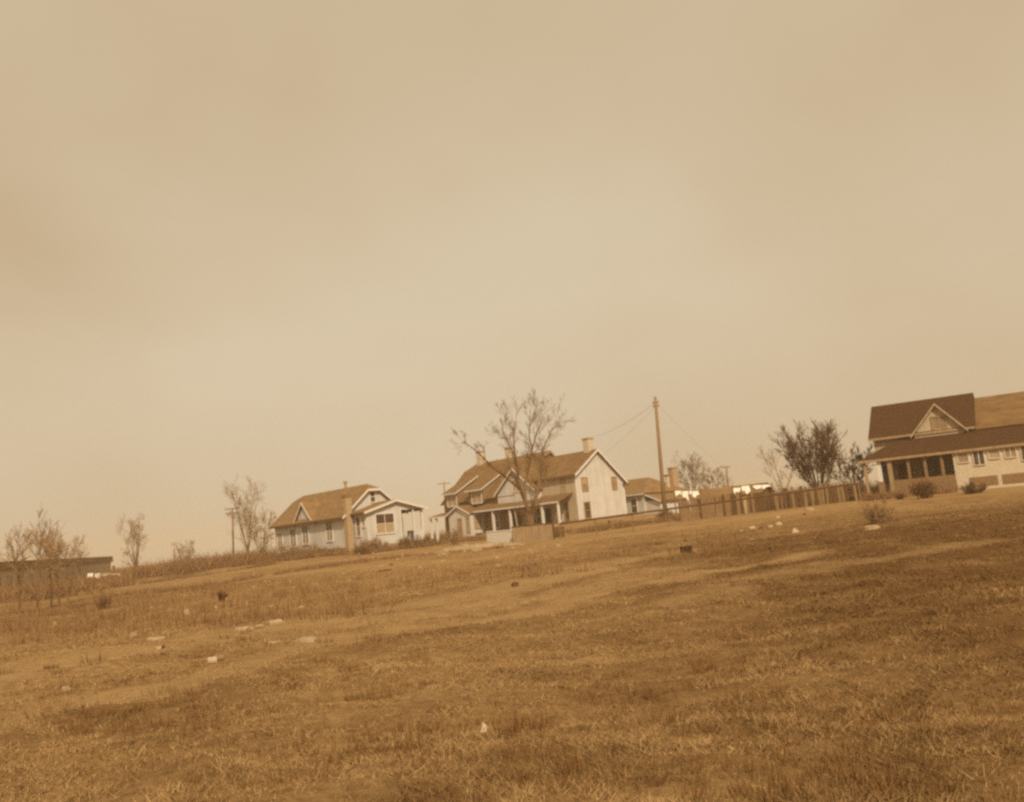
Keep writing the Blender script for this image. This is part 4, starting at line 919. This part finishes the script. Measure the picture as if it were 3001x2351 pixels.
for (x, y, w_, h_) in ((460, 850, 90, 45), (690, 835, 80, 28), (800, 800, 80, 65), (780, 715, 60, 32), (450, 1005, 100, 22), (320, 895, 40, 22), (1250, 990, 30, 18), (85, 935, 35, 20)):
    scrap(*R5(x, y), w_ * .22936, h_ * .22936, m='paper', name='rubble', label='pale broken rubble lying on the slope below the board fence', cat='rubble', group='rubble below the board fence')
scrap(*R5(1175, 615), 32, 13, m='earth_pale', name='rubble', label='flat pale heap of earth close under the board fence', cat='rubble')
scrap(*R5(1990, 850), 52, 21, m='earth_pale', name='rubble', label='large pale rubble heap below the dark-roofed house', cat='rubble')
scrap(*Z6(1565, 355), 74, 22, m='earth_pale', name='stone_slab', label='broad pale slab heap, the largest on the worn track', cat='stone')
scrap(*Z6(1360, 375), 42, 12, name='stone_slab', label='flat pale stone just beside the broad slab heap', cat='stone')
scrap(*Z6(1370, 245), 48, 14, name='stone_slab', label='long pale stone at the weedy edge above the slab heap', cat='stone')
scrap(*Z6(1180, 285), 44, 9, name='stone_slab', label='thin pale stone in line with the long pale stone', cat='stone')
scrap(*Z6(650, 348), 58, 10, name='stone_slab', label='narrow pale slab at the dark edge of the left weeds', cat='stone')
for (q, w_, h_, lb) in ((Z6(1320, 382), 9, 11, 'dark lump at the end of the flat pale stone'), (Z6(698, 400), 11, 13, 'dark lump below the narrow pale slab'), (Z7(475, 500), 18, 11, 'dark rusty lump on the rise in front of the bungalow'),
        (Z7(320, 335), 11, 8, 'small dark lump nearest the bungalow shrubs'), (Z7(1110, 455), 22, 12, 'dark lump by the sparse weed clump'), (R5(575, 855), 13, 9, 'dark lump among the pale rubble below the fence'),
        (R5(1855, 915), 14, 10, 'dark round lump beside the large rubble heap'), (R5(1125, 680), 9, 8, 'small dark lump under the flat earth heap'), (Z3(905, 1120), 10, 9, 'small dark lump just uphill of the dark crate')):
    scrap(*q, w_, h_, m='rust', name='debris', label=lb, cat='debris')
def tin(px, py, wpx, m, label):
    b_ = G(px, py + wpx * .5); r = max(.05, wpx / PXM(np.linalg.norm(b_ - EYE)) / 2); T = thing('tin_can', label, 'can', b_, .5)
    MB().tube([(-r * 1.1, 0, r * .95), (r * 1.1, 0, r * .95)], r, 12).build('body', m, T)
    rm = MB()
    for e in (-1, 1): rm.tube([(e * r * 1.05, 0, r * .95), (e * r * 1.16, 0, r * .95)], r * 1.06, 12)
    rm.build('rim', m, T)
tin(*Z6(990, 488), 20, 'paper', 'pale tin can lying on the worn track')
tin(*Z6(1037, 472), 18, 'wood_weathered', 'brown rusted tin can beside the pale can on the track')
def paper(px, py, w_, h_, label):
    b_ = G(px, py + h_ * .4); s = PXM(np.linalg.norm(b_ - EYE)); a, h2 = w_ / s, h_ / s
    mb = MB(); mb.slab([(-a / 2, 0, .01), (a * .4, -.02, .02), (a * .3, .04, h2 * .7), (-a * .15, .06, h2)], .006); mb.slab([(a * .4, -.02, .02), (a * .62, -.08, .05), (a * .3, .04, h2 * .7)], .006)
    o = mb.build('paper_scrap', 'paper'); o.location = tuple(b_); tag(o, label, 'paper')
paper(*Z7(915, 1395), 20, 28, 'crumpled pale paper scrap standing in the near grass')
paper(*R5(1010, 900), 18, 14, 'tilted pale scrap on the slope between the rubble pieces')
def crate(px, py, w_, h_, label, m='wood_dark', name='crate', rz=.25, dep=.8):
    b_ = G(px, py); s = PXM(np.linalg.norm(b_ - EYE)); a, h2 = w_ / s, h_ / s; d = a * dep; T = thing(name, label, 'crate', b_, rz)
    n = max(2, int(h2 / .13)); 
    for i in range(n):
        z0, z1 = i * h2 / n + .008, (i + 1) * h2 / n - .008
        MB().box((-a / 2, -d / 2, z0), (a / 2, -d / 2 + .02, z1)).build('slat', m, T); MB().box((-a / 2, d / 2 - .02, z0), (a / 2, d / 2, z1)).build('slat', m, T)
        MB().box((-a / 2, -d / 2 + .022, z0), (-a / 2 + .02, d / 2 - .022, z1)).build('slat', m, T); MB().box((a / 2 - .02, -d / 2 + .022, z0), (a / 2, d / 2 - .022, z1)).build('slat', m, T)
    for sx in (-1, 1):
        for sy in (-1, 1): MB().box((sx * (a / 2 - .05) - .025, sy * (d / 2 - .05) - .025, -.05), (sx * (a / 2 - .05) + .025, sy * (d / 2 - .05) + .025, h2)).build('corner_post', m, T)
    MB().box((-a / 2 + .03, -d / 2 + .03, .02), (a / 2 - .03, d / 2 - .03, h2 * .55)).build('filling', 'dark_inside', T)
crate(*Z3(918, 1268), 30, 18, 'dark wooden crate standing alone on the open field', 'dark_inside', rz=.1)
crate(*Z2(1362, 1425), 34, 30, 'tall dark slatted crate at the end of the tan board panel', dep=.6)
crate(*Z2(1925, 1330), 36, 22, 'brown slatted bin behind the long rail before the farmhouse gable', 'wood_weathered', dep=.6)
def plank(px, py, w_, label):
    b_ = G(px, py); a = w_ / PXM(np.linalg.norm(b_ - EYE)); o = MB().box((-a / 2, -.1, .02), (a / 2, .1, .08)).build('plank', 'wood_dark'); o.location = tuple(b_); o.rotation_euler = (.0, -.03, .12); tag(o, label, 'plank')
plank(*Z7(280, 380), 38, 'dark plank lying in the grass before the bungalow'); plank(*Z3(610, 1166), 26, 'dark plank lying in the grass uphill of the crate')
def mound():
    a, c = G(1290, 1622), G(1500, 1596); o = (a + c) / 2; R_ = np.random.default_rng(3); n = 34; ln = np.hypot(*(c - a)[:2]); ang = math.atan2(*(c - a)[1::-1])
    V = []; Fs = []
    for j in range(14):
        for i in range(n):
            s, t_ = i / (n - 1) * 2 - 1, j / 13 * 2 - 1; xx, yy = s * ln * .62, t_ * 1.9; X_ = o[0] + xx * math.cos(ang) - yy * math.sin(ang); Y_ = o[1] + xx * math.sin(ang) + yy * math.cos(ang)
            e = max(0, 1 - s * s) * max(0, 1 - t_ * t_); V.append((X_ - o[0], Y_ - o[1], H(X_, Y_) - o[2] - .12 + .55 * e ** .7 * (.65 + .6 * math.sin(i * .9 + j)) * .8 + R_.uniform(-.12, .14) * (e > 0)))
    for j in range(13):
        for i in range(n - 1): k = j * n + i; Fs.append((k, k + 1, k + n + 1, k + n))
    m_ = MB().add(V, Fs).build('earth_mound', 'earth_pale', None, True); m_.location = tuple(o); tag(m_, 'low bank of pale dug earth before the farmhouse entry', 'mound')
mound()
for i in range(16):
    s = random.random(); px, py = 1270 + s * 250 + random.uniform(-15, 15), 1622 - s * 26 + random.uniform(-5, 10)
    scrap(px, py, random.uniform(8, 20), random.uniform(4, 9), m=random.choice(['earth_pale', 'stone_pale']), label='pale stone lying on the dug earth bank', group='stones on the earth bank')

for i in range(34):
    s_ = random.random(); px, py = 640 + s_ * 1000, 1760 - s_ * 150 + random.uniform(-45, 30)
    scrap(px, py, random.uniform(5, 16), random.uniform(3, 8), m=random.choice(['stone_pale', 'paper', 'earth_pale']), name='rubble', label='small pale bit of rubble strewn on the rough ground before the white houses', cat='rubble', group='rubble strewn before the houses')

# ------------------------------------------------------------------ haze
hz = MB().box((-680, -340, -4), (680, 690, 18)).build('haze', 'wire'); hz.data.materials.clear()
hm = bpy.data.materials.new('haze_air'); hm.use_nodes = True; t = hm.node_tree; t.nodes.clear()
vo = t.nodes.new('ShaderNodeVolumePrincipled'); vo.inputs['Color'].default_value = (1.0, .84, .60, 1); vo.inputs['Density'].default_value = .0008; vo.inputs['Anisotropy'].default_value = .0
ou = t.nodes.new('ShaderNodeOutputMaterial'); t.links.new(vo.outputs[0], ou.inputs['Volume']); hz.data.materials.append(hm)
tag(hz, 'thin pale haze over the whole field', None, kind='stuff')
